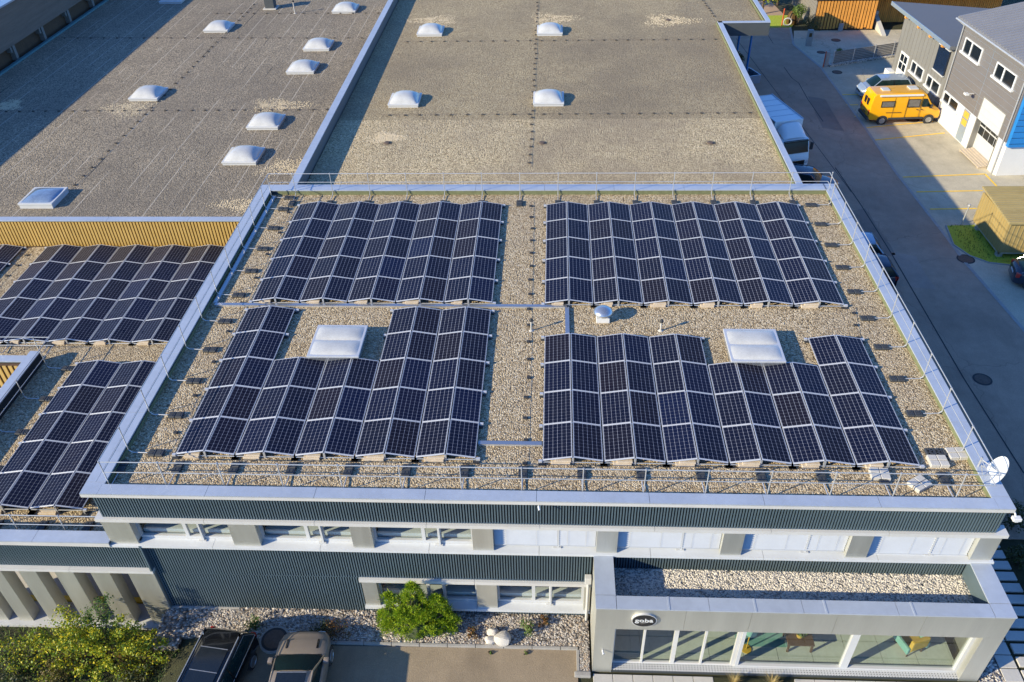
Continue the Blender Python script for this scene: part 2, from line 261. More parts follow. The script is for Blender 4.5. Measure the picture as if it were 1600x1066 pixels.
# ------------------------------------------------------------------ mesh helpers
class MB:
    def __init__(s): s.v = []; s.f = []; s.mi = []; s.m = 0
    def add(s, vs, fs):
        o = len(s.v); s.v += [Vector(q) for q in vs]; s.f += [tuple(i + o for i in q) for q in fs]; s.mi += [s.m] * len(fs)
    def box(s, x0, x1, y0, y1, z0, z1):
        s.add([(x0, y0, z0), (x1, y0, z0), (x1, y1, z0), (x0, y1, z0), (x0, y0, z1), (x1, y0, z1), (x1, y1, z1), (x0, y1, z1)],
              [(0, 3, 2, 1), (4, 5, 6, 7), (0, 1, 5, 4), (1, 2, 6, 5), (2, 3, 7, 6), (3, 0, 4, 7)]); return s
    def rbox(s, x0, x1, y0, y1, z0, z1, r=0.02, seg=2):
        bm = bmesh.new(); bmesh.ops.create_cube(bm, size=1)
        for v in bm.verts: v.co = Vector(((x0 + x1) / 2 + v.co.x * (x1 - x0), (y0 + y1) / 2 + v.co.y * (y1 - y0), (z0 + z1) / 2 + v.co.z * (z1 - z0)))
        bmesh.ops.bevel(bm, geom=bm.edges[:], offset=r, segments=seg, affect='EDGES', profile=0.6)
        s.addbm(bm); return s
    def addbm(s, bm):
        bm.verts.index_update(); s.add([v.co.copy() for v in bm.verts], [[v.index for v in f.verts] for f in bm.faces]); bm.free()
    def quad(s, a, b, c, d): s.add([a, b, c, d], [(0, 1, 2, 3)]); return s
    def poly(s, pts): s.add(pts, [tuple(range(len(pts)))]); return s
    def cyl(s, p0, p1, r0, r1=None, n=10, caps=True):
        r1 = r0 if r1 is None else r1; p0 = Vector(p0); p1 = Vector(p1); d = (p1 - p0).normalized()
        a = d.orthogonal().normalized(); b = d.cross(a); vs = []
        for p, r in ((p0, r0), (p1, r1)):
            for i in range(n):
                t = 2 * math.pi * i / n; vs.append(p + (a * math.cos(t) + b * math.sin(t)) * r)
        fs = [(i, (i + 1) % n, n + (i + 1) % n, n + i) for i in range(n)]
        if caps: fs += [tuple(range(n - 1, -1, -1)), tuple(range(n, 2 * n))]
        s.add(vs, fs); return s
    def tube(s, pts, r, n=6):
        for a, b in zip(pts, pts[1:]): s.cyl(a, b, r, r, n)
        return s
    def lathe(s, prof, c=(0, 0, 0), n=20, sx=1, sy=1):
        vs = []; c = Vector(c)
        for r, z in prof:
            for i in range(n):
                t = 2 * math.pi * i / n; vs.append(c + Vector((r * math.cos(t) * sx, r * math.sin(t) * sy, z)))
        k = len(prof)
        fs = [(j * n + i, j * n + (i + 1) % n, (j + 1) * n + (i + 1) % n, (j + 1) * n + i) for j in range(k - 1) for i in range(n)]
        fs += [tuple(range(n - 1, -1, -1)), tuple(range((k - 1) * n, k * n))]
        s.add(vs, fs); return s
    def grid(s, fn, nu, nv):
        vs = [fn(i / nu, j / nv) for j in range(nv + 1) for i in range(nu + 1)]
        s.add(vs, [(j * (nu + 1) + i, j * (nu + 1) + i + 1, (j + 1) * (nu + 1) + i + 1, (j + 1) * (nu + 1) + i) for j in range(nv) for i in range(nu)]); return s
    def prism(s, poly, y0, y1):          # (x, z) outline pulled along y
        n = len(poly); s.add([(x, y0, z) for x, z in poly] + [(x, y1, z) for x, z in poly],
            [tuple(range(n)), tuple(range(2 * n - 1, n - 1, -1))] + [(i, n + i, n + (i + 1) % n, (i + 1) % n) for i in range(n)]); return s
    def xf(s, mat, start=0):
        for i in range(start, len(s.v)): s.v[i] = mat @ s.v[i]
        return s
    def pieces(s, gap=.06):
        # loose shells of this mesh, gathered where they touch
        pa = list(range(len(s.v)))
        def fi(i):
            while pa[i] != i: pa[i] = pa[pa[i]]; i = pa[i]
            return i
        for f in s.f:
            for i in f[1:]: pa[fi(i)] = fi(f[0])
        sh = {}
        for k, f in enumerate(s.f): sh.setdefault(fi(f[0]), []).append(k)
        S_ = []
        for ks in sh.values():
            ids = {i for k in ks for i in s.f[k]}; q = [s.v[i] for i in ids]
            S_.append([[min(v[a] for v in q) - gap for a in range(3)], [max(v[a] for v in q) + gap for a in range(3)], ks])
        g = list(range(len(S_)))
        def gf(i):
            while g[i] != i: i = g[i]
            return i
        for i in range(len(S_)):
            for j in range(i):
                if gf(i) != gf(j) and all(S_[i][0][a] <= S_[j][1][a] and S_[j][0][a] <= S_[i][1][a] for a in range(3)): g[gf(i)] = gf(j)
        out = {}
        for i in range(len(S_)): out.setdefault(gf(i), []).extend(S_[i][2])
        res = []
        for ks in out.values():
            m_ = MB(); ids = sorted({i for k in ks for i in s.f[k]}); ix = {v: n for n, v in enumerate(ids)}
            m_.v = [s.v[i] for i in ids]; m_.f = [tuple(ix[i] for i in s.f[k]) for k in ks]; m_.mi = [s.mi[k] for k in ks]; res.append(m_)
        return res
    def each(s, name, m, parent=None, world=True, smooth=False, gap=.06):
        return [q.build(name, m, parent, world, smooth) for q in s.pieces(gap)]
    def build(s, name, m, parent=None, world=True, smooth=False, label=None):
        me = bpy.data.meshes.new(name); off = Vector()
        if parent is not None and world:
            q = parent
            while q is not None: off = off + q.location; q = q.parent
        me.from_pydata([v - off for v in s.v], [], s.f)
        for k in (m if isinstance(m, (list, tuple)) else [m]): me.materials.append(M[k])
        me.polygons.foreach_set('material_index', s.mi)
        bm = bmesh.new(); bm.from_mesh(me)
        if smooth is not False: bmesh.ops.remove_doubles(bm, verts=bm.verts, dist=1e-5)
        bmesh.ops.recalc_face_normals(bm, faces=bm.faces); bm.to_mesh(me); bm.free()
        if smooth is not False:
            me.polygons.foreach_set('use_smooth', [True] * len(me.polygons))
            try: me.set_sharp_from_angle(angle=R(smooth if smooth is not True else 40))
            except Exception: pass
        o = bpy.data.objects.new(name, me); COL.objects.link(o)
        if parent is not None: o.parent = parent
        if label: o['label'] = label
        return o
def thing(name, label, cat, loc=(0, 0, 0), rz=0.0, group=None):
    o = bpy.data.objects.new(name, None); COL.objects.link(o); o.empty_display_size = 0.2
    o.location = loc; o.rotation_euler = (0, 0, rz); tag(o, label, cat, group); return o
def tag(o, label, cat, group=None):
    o['label'] = label; o['category'] = cat
    if group: o['group'] = group
    return o
def struct(o, kind='structure'): o['kind'] = kind; return o
def dup(root, loc, rz, label=None, group=None):
    r = root.copy(); COL.objects.link(r); r.location = loc; r.rotation_euler = (0, 0, rz)
    if label: r['label'] = label
    if group: r['group'] = group
    for ch in root.children:
        c = ch.copy(); COL.objects.link(c); c.parent = r
        for g in ch.children:
            d = g.copy(); COL.objects.link(d); d.parent = c
    return r
ORD = ['first', 'second', 'third', 'fourth', 'fifth', 'sixth', 'seventh', 'eighth', 'ninth', 'tenth', 'eleventh', 'twelfth', 'thirteenth', 'fourteenth', 'fifteenth', 'sixteenth', 'seventeenth', 'eighteenth']
# ------------------------------------------------------------------ ground, roads, paths
GR, GF, GL = -6.7, -6.3, -7.32          # level of the road side, of the front yard, of the sunken garden
def sst(a, b, x):
    t = min(1, max(0, (x - a) / (b - a))); return t * t * (3 - 2 * t)
def hgt(x, y):
    back = GR - 0.05; front = GF - 0.05
    z = back + (front - back) * (1 - sst(-2.5, 2.0, y)) * (1 - sst(17.2, 19.5, x))
    k = (1 - sst(-14.8, -12.6, x)) * (1 - sst(10, 14, y)) * sst(-9, -6.5, y)
    return z + (GL - 0.06 - z) * k
def ticks(fine, lo, hi, step):
    t = [-420, -250, -150, -90, -60]; x = lo
    t = [q for q in t if q < lo]
    while x <= hi: t.append(round(x, 3)); x += step
    return t + [q for q in (60, 90, 150, 250, 420) if q > hi]
xs, ys = ticks(1, -46, 46, 0.8), ticks(1, -24, 50, 0.8)
g = MB(); g.add([(x, y, hgt(x, y)) for y in ys for x in xs],
    [(j * len(xs) + i, j * len(xs) + i + 1, (j + 1) * len(xs) + i + 1, (j + 1) * len(xs) + i) for j in range(len(ys) - 1) for i in range(len(xs) - 1)])
struct(g.build('ground', 'soil', smooth=True))
def sheet(name, pts, z, m, t=0.03):
    b = MB(); n = len(pts)
    b.add([(x, y, z) for x, y in pts] + [(x, y, z - t) for x, y in pts], [tuple(range(n)), tuple(range(2 * n - 1, n - 1, -1))] + [(i, n + i, n + (i + 1) % n, (i + 1) % n) for i in range(n)])
    return struct(b.build(name, m))
KERB = [(1232, 30), (1240, 70), (1283, 106), (1345, 190), (1400, 270), (1455, 340), (1480, 372), (1508, 410), (1560, 470), (1600, 516), (1680, 620), (1800, 760)]
KW = [tuple(atz(x, y, GR).xy) for x, y in KERB]
sheet('road', [(14.2, -1.2), (14.2, 72), KW[0][:], *[q for q in KW[1:]], (33, -1.2)] if False else [(33, -1.2), *KW[::-1], (23.6, 74), (14.0, 74), (14.0, 2.4), (19.4, 2.4), (19.4, -1.2)], GR, 'asphalt')
lot = [(27.6, -1.2)] if False else []
far = [(46, 60), (46, -6), (33.2, -6)]
sheet('parking_lot', [*KW[2:], (34, -6), (56, -6), (56, 64.2), (23.9, 64.2), KW[1]][::-1], GR - 0.004, 'asphalt_lot')
# flush kerb line between road and parking lot, drawn as a double row of setts
kb = MB()
for a, b in zip(KW, KW[1:]):
    a = Vector((*a, 0)); b = Vector((*b, 0)); d = (b - a).normalized(); n = Vector((d.y, -d.x, 0)) * 0.10
    L = (b - a).length; k = max(1, int(L / 1.0))
    for i in range(k):
        p = a + d * (L * i / k + 0.012); q = a + d * (L * (i + 1) / k - 0.012)
        kb.add([(*(p - n).xy, GR + .012), (*(q - n).xy, GR + .012), (*(q + n).xy, GR + .012), (*(p + n).xy, GR + .012)], [(0, 1, 2, 3)])
struct(kb.build('kerb_line', 'kerb'))
# grass patch round the khaki shed, with a stone edging
GP = [tuple(atz(x, y, GR).xy) for x, y in [(1478, 353), (1490, 383), (1515, 400), (1545, 411), (1600, 417), (1650, 418), (1650, 340), (1520, 352)]]
sheet('grass_patch', GP[::-1], GR + 0.02, 'grass')
ed = MB()
for a, b in zip(GP[:6], GP[1:6]): ed.tube([(*a, GR + .02), (*b, GR + .02)], 0.05, 5)
struct(ed.build('grass_edging', 'kerb'))
# parking bay lines
pk = MB()
def line(a, b, wd=0.13, z=GR + 0.006):
    a = atz(*a, GR); b = atz(*b, GR); d = (b - a).normalized(); n = Vector((d.y, -d.x, 0)) * wd / 2
    pk.add([(*(a - n).xy, z), (*(b - n).xy, z), (*(b + n).xy, z), (*(a + n).xy, z)], [(0, 1, 2, 3)])
for a, b in [((1350, 200), (1458, 190)), ((1366, 219), (1476, 208)), ((1411, 277), (1539, 272)), ((1432, 300), (1536, 298)), ((1453, 327), (1526, 326)),
             ((1539, 272), (1562, 296)), ((1312, 148), (1342, 148)), ((1322, 164), (1341, 164)), ((1335, 182), (1342, 182))]: line(a, b)
struct(pk.build('parking_markings', 'lineyellow'))
# dark tar joints on the road
tj = MB()
def joint(pts, wd=0.05):
    P_ = [atz(x, y, GR) for x, y in pts]
    for a, b in zip(P_, P_[1:]):
        d = (b - a).normalized(); n = Vector((d.y, -d.x, 0)) * wd / 2
        tj.add([(*(a - n).xy, GR + .005), (*(b - n).xy, GR + .005), (*(b + n).xy, GR + .005), (*(a + n).xy, GR + .005)], [(0, 1, 2, 3)])
joint([(1305, 262), (1345, 320), (1392, 395), (1440, 478), (1505, 590), (1600, 740)], 0.07)
joint([(1225, 105), (1237, 122), (1248, 130), (1262, 155), (1286, 190)], 0.06); joint([(1200, 55), (1208, 68)], .05); joint([(1150, 60), (1240, 180), (1330, 300)], 0.05)
M['tar'] = plain('tar', (0.04, 0.04, 0.042), 0.8, 0, .2, 3); struct(tj.build('tar_joint', 'tar'))
# front yard
sheet('front_yard', [(-12.35, -30), (1.28, -30), (1.28, -3.12), (-8.35, -3.2), (-9.0, -2.55), (-10.2, -2.55), (-10.7, -3.1), (-12.0, -3.1)], GF, 'asphalt_yard', 0.06)
sheet('gravel_bed', [(-13.9, -3.4), (-13.0, -3.4), (-13.0, -3.0), (-10.6, -3.0), (-10.2, -2.5), (-9.0, -2.5), (-8.3, -3.1), (1.31, -3.05), (1.31, -4.1), (1.70, -4.1), (1.70, -1.7), (-13.9, -1.7)], GF + 0.05, 'gravel_grey', 0.3)
fk = MB(); x = -8.3
while x < 1.2: fk.rbox(x, min(x + 0.98, 1.3), -3.15, -3.05, GF - .05, GF + 0.075, 0.012); x += 1.0
y = -3.05
fk.rbox(1.24, 1.34, -3.95, -3.16, GF - .05, GF + .075, .012); fk.rbox(1.16, 1.72, -4.16, -3.97, GF - .05, GF + .10, .03)
struct(fk.build('front_kerb', 'kerb'))
gm = MB(); gm.lathe([(.54, 0), (.54, .06), (.40, .075)], (-9.55, -3.05, GF + .0), 28); struct(gm.build('manhole_ring', 'kerb'))
# paving in front of the entrance: slabs with joints
pv = MB(); x = 1.80
while x < 16.9:
    for y0 in (-4.62, -5.24, -5.86, -6.48, -7.1):
        if 5.62 < x < 8.05 and y0 > -5: continue
        pv.rbox(x, x + 0.66, y0, y0 + 0.60, GF - .06, GF + 0.03, 0.008, 1)
    x += 0.68
struct(pv.build('entrance_paving', 'slab'))
st = MB()
for k in range(13):
    y0 = -3.9 + 0.50 * k
    st.rbox(15.62, 16.22, y0, y0 + 0.46, GF - .06, GF + .03, .01, 1); st.rbox(16.3 + .03 * (k % 3), 17.75, y0 + .06, y0 + 0.42, GF - .06, GF + .035, .01, 1)
struct(st.build('stepping_slabs', 'slab'))
sheet('gravel_strip', [(14.75, -4.02), (15.6, -4.02), (15.6, 4), (14.75, 4)], GF + 0.01, 'gravel_grey', .1)
sheet('planting_bed', [(5.62, -5.2), (8.06, -5.2), (8.06, -4.02), (5.62, -4.02)], GF + 0.01, 'soil', .1)
# mended places in the road
def mend(pts, m):
    P_ = [atz(x, y, GR) for x, y in pts]; q = []
    for p, r_ in zip(P_, P_[1:] + P_[:1]):
        for k in range(5): v = p.lerp(r_, k / 5); q.append((v.x + rnd.uniform(-.05, .05), v.y + rnd.uniform(-.06, .06)))
    mb = MB(); mb.poly([(x, y, GR + .003) for x, y in q]); struct(mb.build('road_patch', m))
M['patch1'] = asphalt('mended_asphalt', (0.27, 0.20, 0.155), cracks=False); M['patch2'] = asphalt('pale_mended_asphalt', (0.39, 0.285, 0.22), cracks=False)
mend([(1262, 150), (1290, 155), (1318, 205), (1285, 200)], 'patch1'); mend([(1392, 395), (1430, 400), (1462, 452), (1425, 450)], 'patch2'); mend([(1330, 330), (1352, 326), (1400, 398), (1378, 402)], 'patch1')
# manholes
def manhole(px, py, label, r=.36, z=GR, ring=False):
    c = atz(px, py, z) if not isinstance(px, Vector) else px
    t = thing('manhole_cover', label, 'manhole cover', (c.x, c.y, z))
    b = MB(); b.lathe([(r, .0), (r, .014), (r * .9, .016), (r * .88, .010), (r * .3, .010), (r * .28, .016), (.01, .016)], (c.x, c.y, z + .004), 28); b.build('lid', 'iron', t)
    b = MB(); b.lathe([(r + .09, 0), (r + .09, .009), (r + .01, .009)], (c.x, c.y, z + .002), 28); b.build('rim', 'tar', t)
manhole(1535, 593, 'round rusty manhole cover in the shaded road, nearest the office corner')
manhole(1509, 405, 'brown oval looking manhole cover in the kerb line by the grass patch', .42)
manhole(1308, 113, 'dark manhole cover in the shaded asphalt just before the low slatted fence', .35)
manhole(1306, 34 + 29, 'pale manhole cover in the yard before the timber barn', .35)
manhole(1283, 82, 'brown gully cover behind the red post of the low fence', .3)
manhole(1425, 187, 'pale ring shaped cover between the yellow bay lines beside the yellow van', .42)
manhole(Vector((-9.55, -3.05, 0)), 0, 'large round iron manhole cover between the black and the bronze car', .37, GF + .075)

# ------------------------------------------------------------------ the office building
OF = thing('office_building', 'two storey office building with ribbed slate facade, metal parapets and gravel flat roof', 'building', (0, 8, GR))
XL, XR, YF, YB = -14.72, 14.5, -1.85, 19.25
b = MB(); b.box(XL + .2, XR - .1, -1.45, YB - .1, -.5, -.15); b.build('roof_gravel', 'gravel_main', OF)
# parapet: upstand walls and folded metal caps
b = MB(); b.box(-14.8, -14.36, -1.40, YB - .45, -.6, .08); b.box(14.12, 14.5, -1.40, YB - .45, -.6, .08); b.box(-14.8, 14.5, -1.7, -1.5, -.2, .05); b.box(-14.8, 14.5, 18.75, 19.2, -.6, .08)
b.each('parapet_upstand', 'darkwall', OF)
b = MB(); b.box(14.08, 14.115, -1.4, 18.7, -.15, .06); b.box(-14.0, 14.08, 18.70, 18.745, -.15, .06); b.box(-14.36, -14.33, -1.4, 18.7, -.15, .0); b.each('membrane_edge', 'green', OF)
CT = .13
def caprun(mb, p, q, inn, out, z, t=.05, n=None, ax=0):
    L = q - p; k = n or max(1, round(L / 3.9)); g_ = .006
    for i in range(k):
        a = p + L * i / k + g_; c = p + L * (i + 1) / k - g_
        if ax == 0: mb.box(a, c, inn, out, z - t, z)
        else: mb.box(inn, out, a, c, z - t, z)
b = MB(); caprun(b, -14.4, 14.1, -1.90, -1.47, CT, .05, 8); caprun(b, -14.33, 14.1, 18.68, 19.30, CT, .05, 8)
caprun(b, -1.4, 18.6, -14.98, -14.655, CT, .05, 6, 1); caprun(b, -1.4, 18.6, -14.645, -14.33, CT, .05, 6, 1); caprun(b, -1.4, 18.6, 14.05, 14.60, CT, .05, 6, 1)
def corner(mb, xi, xo, yi, yo, z, t=.05):      # mitred corner in two sheets
    for tri in ([(xi, yi), (xo, yo), (xi, yo)], [(xi, yi), (xo, yi), (xo, yo)]):
        cx = sum(q[0] for q in tri) / 3; cy = sum(q[1] for q in tri) / 3
        P_ = [(cx + (x - cx) * .997, cy + (y - cy) * .997) for x, y in tri]
        mb.add([(x, y, z) for x, y in P_] + [(x, y, z - t) for x, y in P_], [(0, 1, 2), (5, 4, 3), (0, 3, 4, 1), (1, 4, 5, 2), (2, 5, 3, 0)])
corner(b, -14.40, -14.98, -1.47, -1.90, CT); corner(b, 14.10, 14.60, -1.47, -1.90, CT); corner(b, -14.33, -14.98, 18.68, 19.3, CT); corner(b, 14.05, 14.6, 18.68, 19.3, CT)
for x0, x1, y0, y1 in ((-14.655, -14.33, -1.47, -1.4), (-14.98, -14.655, -1.47, -1.4), (14.05, 14.6, -1.47, -1.4), (-14.98, -14.33, 18.6, 18.68), (14.1, 14.6, 18.6, 18.68)): b.box(x0, x1, y0, y1, CT - .05, CT - .002)
b.each('parapet_cap', 'alu', OF)
b = MB(); b.box(-14.98, 14.60, -1.902, -1.87, -.05, CT - .052); b.box(14.565, 14.60, -1.86, 19.3, -.1, CT - .052); b.box(-14.98, -14.95, -1.86, 19.3, -.1, CT - .052); b.each('fascia_edge', 'alu_edge', OF)
# side and back walls
b = MB(); b.box(14.2, 14.5, -1.45, 19.2, GR - .3, -.6); b.box(-14.72, -14.4, -1.45, 19.2, GR - .8, -.6); b.box(-14.4, 14.2, 18.9, 19.2, GR - .3, -.6); b.each('side_wall', 'darkwall', OF)
# ribbed cladding
def ribs(mb, x0, x1, z0, z1, yb=-1.72, pitch=.092, wd=.046, dp=.06):
    n = int((x1 - x0) / pitch); p = (x1 - x0) / n
    for i in range(n):
        x = x0 + p * (i + .5); mb.box(x - wd / 2, x + wd / 2, yb - dp, yb, z0, z1)
b = MB(); ribs(b, XL, XR - .02, -1.17, -.05); ribs(b, -13.75, 1.72, -4.23, -2.62); ribs(b, -13.75, -6.42, GF + .06, -4.23); ribs(b, -6.42, 1.60, GF + .0, -5.92); ribs(b, 2.4, 14.05, -3.45, -2.62)
b.each('ribbed_cladding', 'rib', OF)
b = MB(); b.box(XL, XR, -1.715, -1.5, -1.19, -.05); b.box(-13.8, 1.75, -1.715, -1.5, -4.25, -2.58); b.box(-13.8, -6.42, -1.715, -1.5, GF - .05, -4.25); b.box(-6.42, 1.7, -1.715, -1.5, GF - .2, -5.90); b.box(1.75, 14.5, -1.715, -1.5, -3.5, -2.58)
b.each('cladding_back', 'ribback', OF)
b = MB(); b.box(14.5, 14.53, -1.72, 1.5, -1.02, -.1); b.box(-14.75, -14.72, -1.72, 0, -1.02, -.1); b.each('side_cladding', 'rib', OF)
b = MB(); b.rbox(-13.78, -11.2, -1.86, -1.5, GL, GF + .06, .01); b.build('plinth', 'concrete', OF)
# lintel strips, sills, pillars
UP = [(-14.8, -13.83), (-10.47, -9.55), (-6.36, -5.66), (-2.29, -1.60), (1.83, 2.52), (5.93, 6.61), (10.02, 10.70), (14.02, 14.70)]
b = MB()
caprun(b, -14.95, 14.85, -1.88, -1.45, -1.17, .15, 8)
caprun(b, -6.45, 1.75, -1.88, -1.45, -4.23, .16, 2); b.each('lintel', 'alu_edge', OF)
b = MB()
for a, c in UP: b.box(a, c, -1.85, -1.43, -2.46, -1.322)
for a, c in ((-6.38, -5.85), (-2.30, -1.58), (1.5, 1.72)): b.box(a, c, -1.85, -1.43, -5.80, -4.392)
b.each('facade_pillar', 'facade', OF)
b = MB()
for i in range(8):
    a, c = -14.95 + 29.75 * i / 8 + .006, -14.95 + 29.75 * (i + 1) / 8 - .006
    b.add([(a, -1.93, -2.49), (c, -1.93, -2.49), (c, -1.44, -2.455), (a, -1.44, -2.455), (a, -1.93, -2.60), (c, -1.93, -2.60), (c, -1.44, -2.60), (a, -1.44, -2.60)], [(0, 1, 2, 3), (7, 6, 5, 4), (0, 4, 5, 1), (1, 5, 6, 2), (3, 2, 6, 7), (0, 3, 7, 4)])
for i in range(2):
    a, c = -6.42 + 8.17 * i / 2 + .006, -6.42 + 8.17 * (i + 1) / 2 - .006
    b.add([(a, -1.93, -5.80), (c, -1.93, -5.80), (c, -1.44, -5.77), (a, -1.44, -5.77), (a, -1.93, -5.92), (c, -1.93, -5.92), (c, -1.44, -5.92), (a, -1.44, -5.92)], [(0, 1, 2, 3), (7, 6, 5, 4), (0, 4, 5, 1), (1, 5, 6, 2), (3, 2, 6, 7), (0, 3, 7, 4)])
b.each('window_sill', 'sill', OF)
# windows: white frame, panes, blinds
def window(x0, x1, z0, z1, y=-1.52, split=(.46, .60), blind=False, label=None):
    f = MB(); W = x1 - x0; fr = .07
    a1, a2 = x0 + W * split[0], x0 + W * split[1]
    f.box(x0, x0 + fr, y - .08, y + .04, z0, z1); f.box(x1 - fr, x1, y - .08, y + .04, z0, z1)
    f.box(x0 + fr, x1 - fr, y - .08, y + .04, z0, z0 + .13); f.box(x0 + fr, x1 - fr, y - .08, y + .04, z1 - .07, z1)
    for q in (a1, a2): f.box(q - .06, q + .06, y - .075, y + .035, z0 + .09, z1 - .07)
    f.box(a2 - .03, a2 + .03, y - .16, y - .076, z0 + .0, z1 - .07)     # guide rail of the blind
    f.box(a2 - .16, a2 + .10, y - .20, y - .12, z0 + .0, z0 + .02)
    o = f.build('window', 'whiteframe', OF, label=label)
    p = MB(); p.quad((x0 + fr, y, z0 + .09), (x1 - fr, y, z0 + .09), (x1 - fr, y, z1 - .07), (x0 + fr, y, z1 - .07)); p.build('pane', 'glass', o)
    q = MB(); q.box(x0 + .05, x1 - .05, y + .12, y + .40, z0 + .20, z0 + .25); q.box(x0 + .05, x1 - .05, y + .12, y + .16, z0 - .6, z0 + .195); q.build('inner_sill', 'white', o)
    if blind:
        q = MB(); n = 10; zt, zb = z1 - .05, z0 + (.12 if blind != 2 else .03)
        for (c0, c1) in ((x0 + .02, a2 - .035), (a2 + .035, x1 - .02)):
            for k in range(n):
                z = zb + (zt - zb) * k / n; dz = (zt - zb) / n
                q.add([(c0, y - .17, z), (c1, y - .17, z), (c1, y - .11, z + dz * .60), (c0, y - .11, z + dz * .60)], [(0, 1, 2, 3)])
            q.box(c0, c1, y - .175, y - .11, zb - .04, zb - .012)
        q.build('blind', 'blind', o)
        q = MB()
        for s_ in (.12, .42, .72, .90):
            xx = x0 + W * s_; q.add([(xx - .005, y - .176, zb), (xx + .005, y - .176, zb), (xx + .005, y - .174, zt), (xx - .005, y - .174, zt)], [(0, 1, 2, 3)])
        q.each('ladder_tape', 'whiteframe', o, gap=.01)
for i in range(7):
    window(UP[i][1], UP[i + 1][0], -2.455, -1.32, blind=(0, 0, 0, 1, 1, 1, 2)[i], split=(.50, .66) if i < 3 else (.60, .63),
           label='white framed window with its venetian blind lowered' if i > 2 else 'white framed window without blind, dark room behind')
window(-5.85, -2.30, -5.765, -4.39, split=(.50, .66)); window(-1.58, 1.5, -5.765, -4.39, split=(.42, .62))
# rooms behind the windows
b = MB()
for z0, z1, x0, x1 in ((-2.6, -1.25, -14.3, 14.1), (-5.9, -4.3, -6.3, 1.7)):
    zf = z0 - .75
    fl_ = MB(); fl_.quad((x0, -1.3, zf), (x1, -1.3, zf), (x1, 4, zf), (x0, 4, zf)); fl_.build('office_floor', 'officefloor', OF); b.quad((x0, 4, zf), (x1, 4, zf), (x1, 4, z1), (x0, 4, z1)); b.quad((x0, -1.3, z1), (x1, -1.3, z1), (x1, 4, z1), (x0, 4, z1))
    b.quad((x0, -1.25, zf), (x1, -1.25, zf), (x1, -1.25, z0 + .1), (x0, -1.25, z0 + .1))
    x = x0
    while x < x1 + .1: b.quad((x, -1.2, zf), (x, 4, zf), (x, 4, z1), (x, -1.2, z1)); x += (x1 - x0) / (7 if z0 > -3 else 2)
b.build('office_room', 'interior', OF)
# ------------------------------------------------------------------ entrance pavilion, part of the office
EX0, EX1, EY, EZ = 1.75, 14.70, -3.92, -2.54
b = MB(); caprun(b, EX0 + .66, EX1 - .66, EY - .02, -3.46, EZ, .05, 4); caprun(b, -3.44, -1.94, EX0, EX0 + .65, EZ, .05, 1, 1); caprun(b, -3.44, -1.94, EX1 - .65, EX1, EZ, .05, 1, 1)
corner(b, EX0 + .65, EX0, -3.45, EY - .02, EZ); corner(b, EX1 - .65, EX1, -3.45, EY - .02, EZ); b.each('entrance_cap', 'alu', OF)
b = MB()
for q in (4.05, 6.75, 8.93, 11.62): b.box(q - .03, q + .03, EY - .022, -3.455, EZ - .01, EZ + .012)
b.each('cap_joint', 'alu', OF)
b = MB(); b.box(EX0 + .6, EX1 - .6, -3.5, -1.76, -3.6, -3.40); b.build('entrance_roof_gravel', 'gravel_pale', OF)
b = MB()
cutx = [EX0 + .02, 4.60, 6.65, 9.3, 12.0, EX1 - .02]
for a, c in zip(cutx, cutx[1:]): b.box(a + .004, c - .004, EY, EY + .12, -3.70, EZ - .052)
b.box(EX0 + .02, 2.42, EY, EY + .12, GF - .02, -3.704); b.box(14.05, EX1 - .02, EY, EY + .12, GF - .02, -3.704)
b.box(EX0 + .02, EX0 + .14, EY + .122, -1.72, GF - .3, EZ - .052); b.box(EX1 - .14, EX1 - .02, EY + .122, -1.72, GF - .3, EZ - .052)
b.box(2.26, 2.42, EY + .122, -3.35, GF + .0, -3.704); b.box(14.05, 14.2, EY + .122, -3.35, GF + .0, -3.704)
b.box(2.42, 14.05, EY + .122, -3.45, -3.76, -3.706)
b.each('entrance_cladding', 'facade', OF)
b = MB(); b.box(EX0 + .14, EX1 - .14, EY + .13, -3.505, -3.42, EZ - .06); b.box(EX0 + .14, EX0 + .6, -3.5, -1.72, -3.42, EZ - .06); b.box(EX1 - .6, EX1 - .14, -3.5, -1.72, -3.42, EZ - .06); b.each('entrance_upstand', 'rib', OF)
# perforated sill grating
b = MB(); b.box(2.42, 14.05, EY + .02, -3.52, GF - .05, GF + .10)
b.build('grating_base', 'darkwall', OF)
b = MB(); y = EY + .02
nx = 120; nxs = (14.05 - 2.42) / nx
for i in range(nx + 1): b.box(2.42 + i * nxs - .028, 2.42 + i * nxs + .028, EY + .02, -3.64, GF + .10, GF + .128)
for k in range(4): yy = EY + .05 + k * .078; b.box(2.42, 14.05, yy - .022, yy + .022, GF + .128, GF + .134)
b.build('door_grating', 'whiteframe', OF)
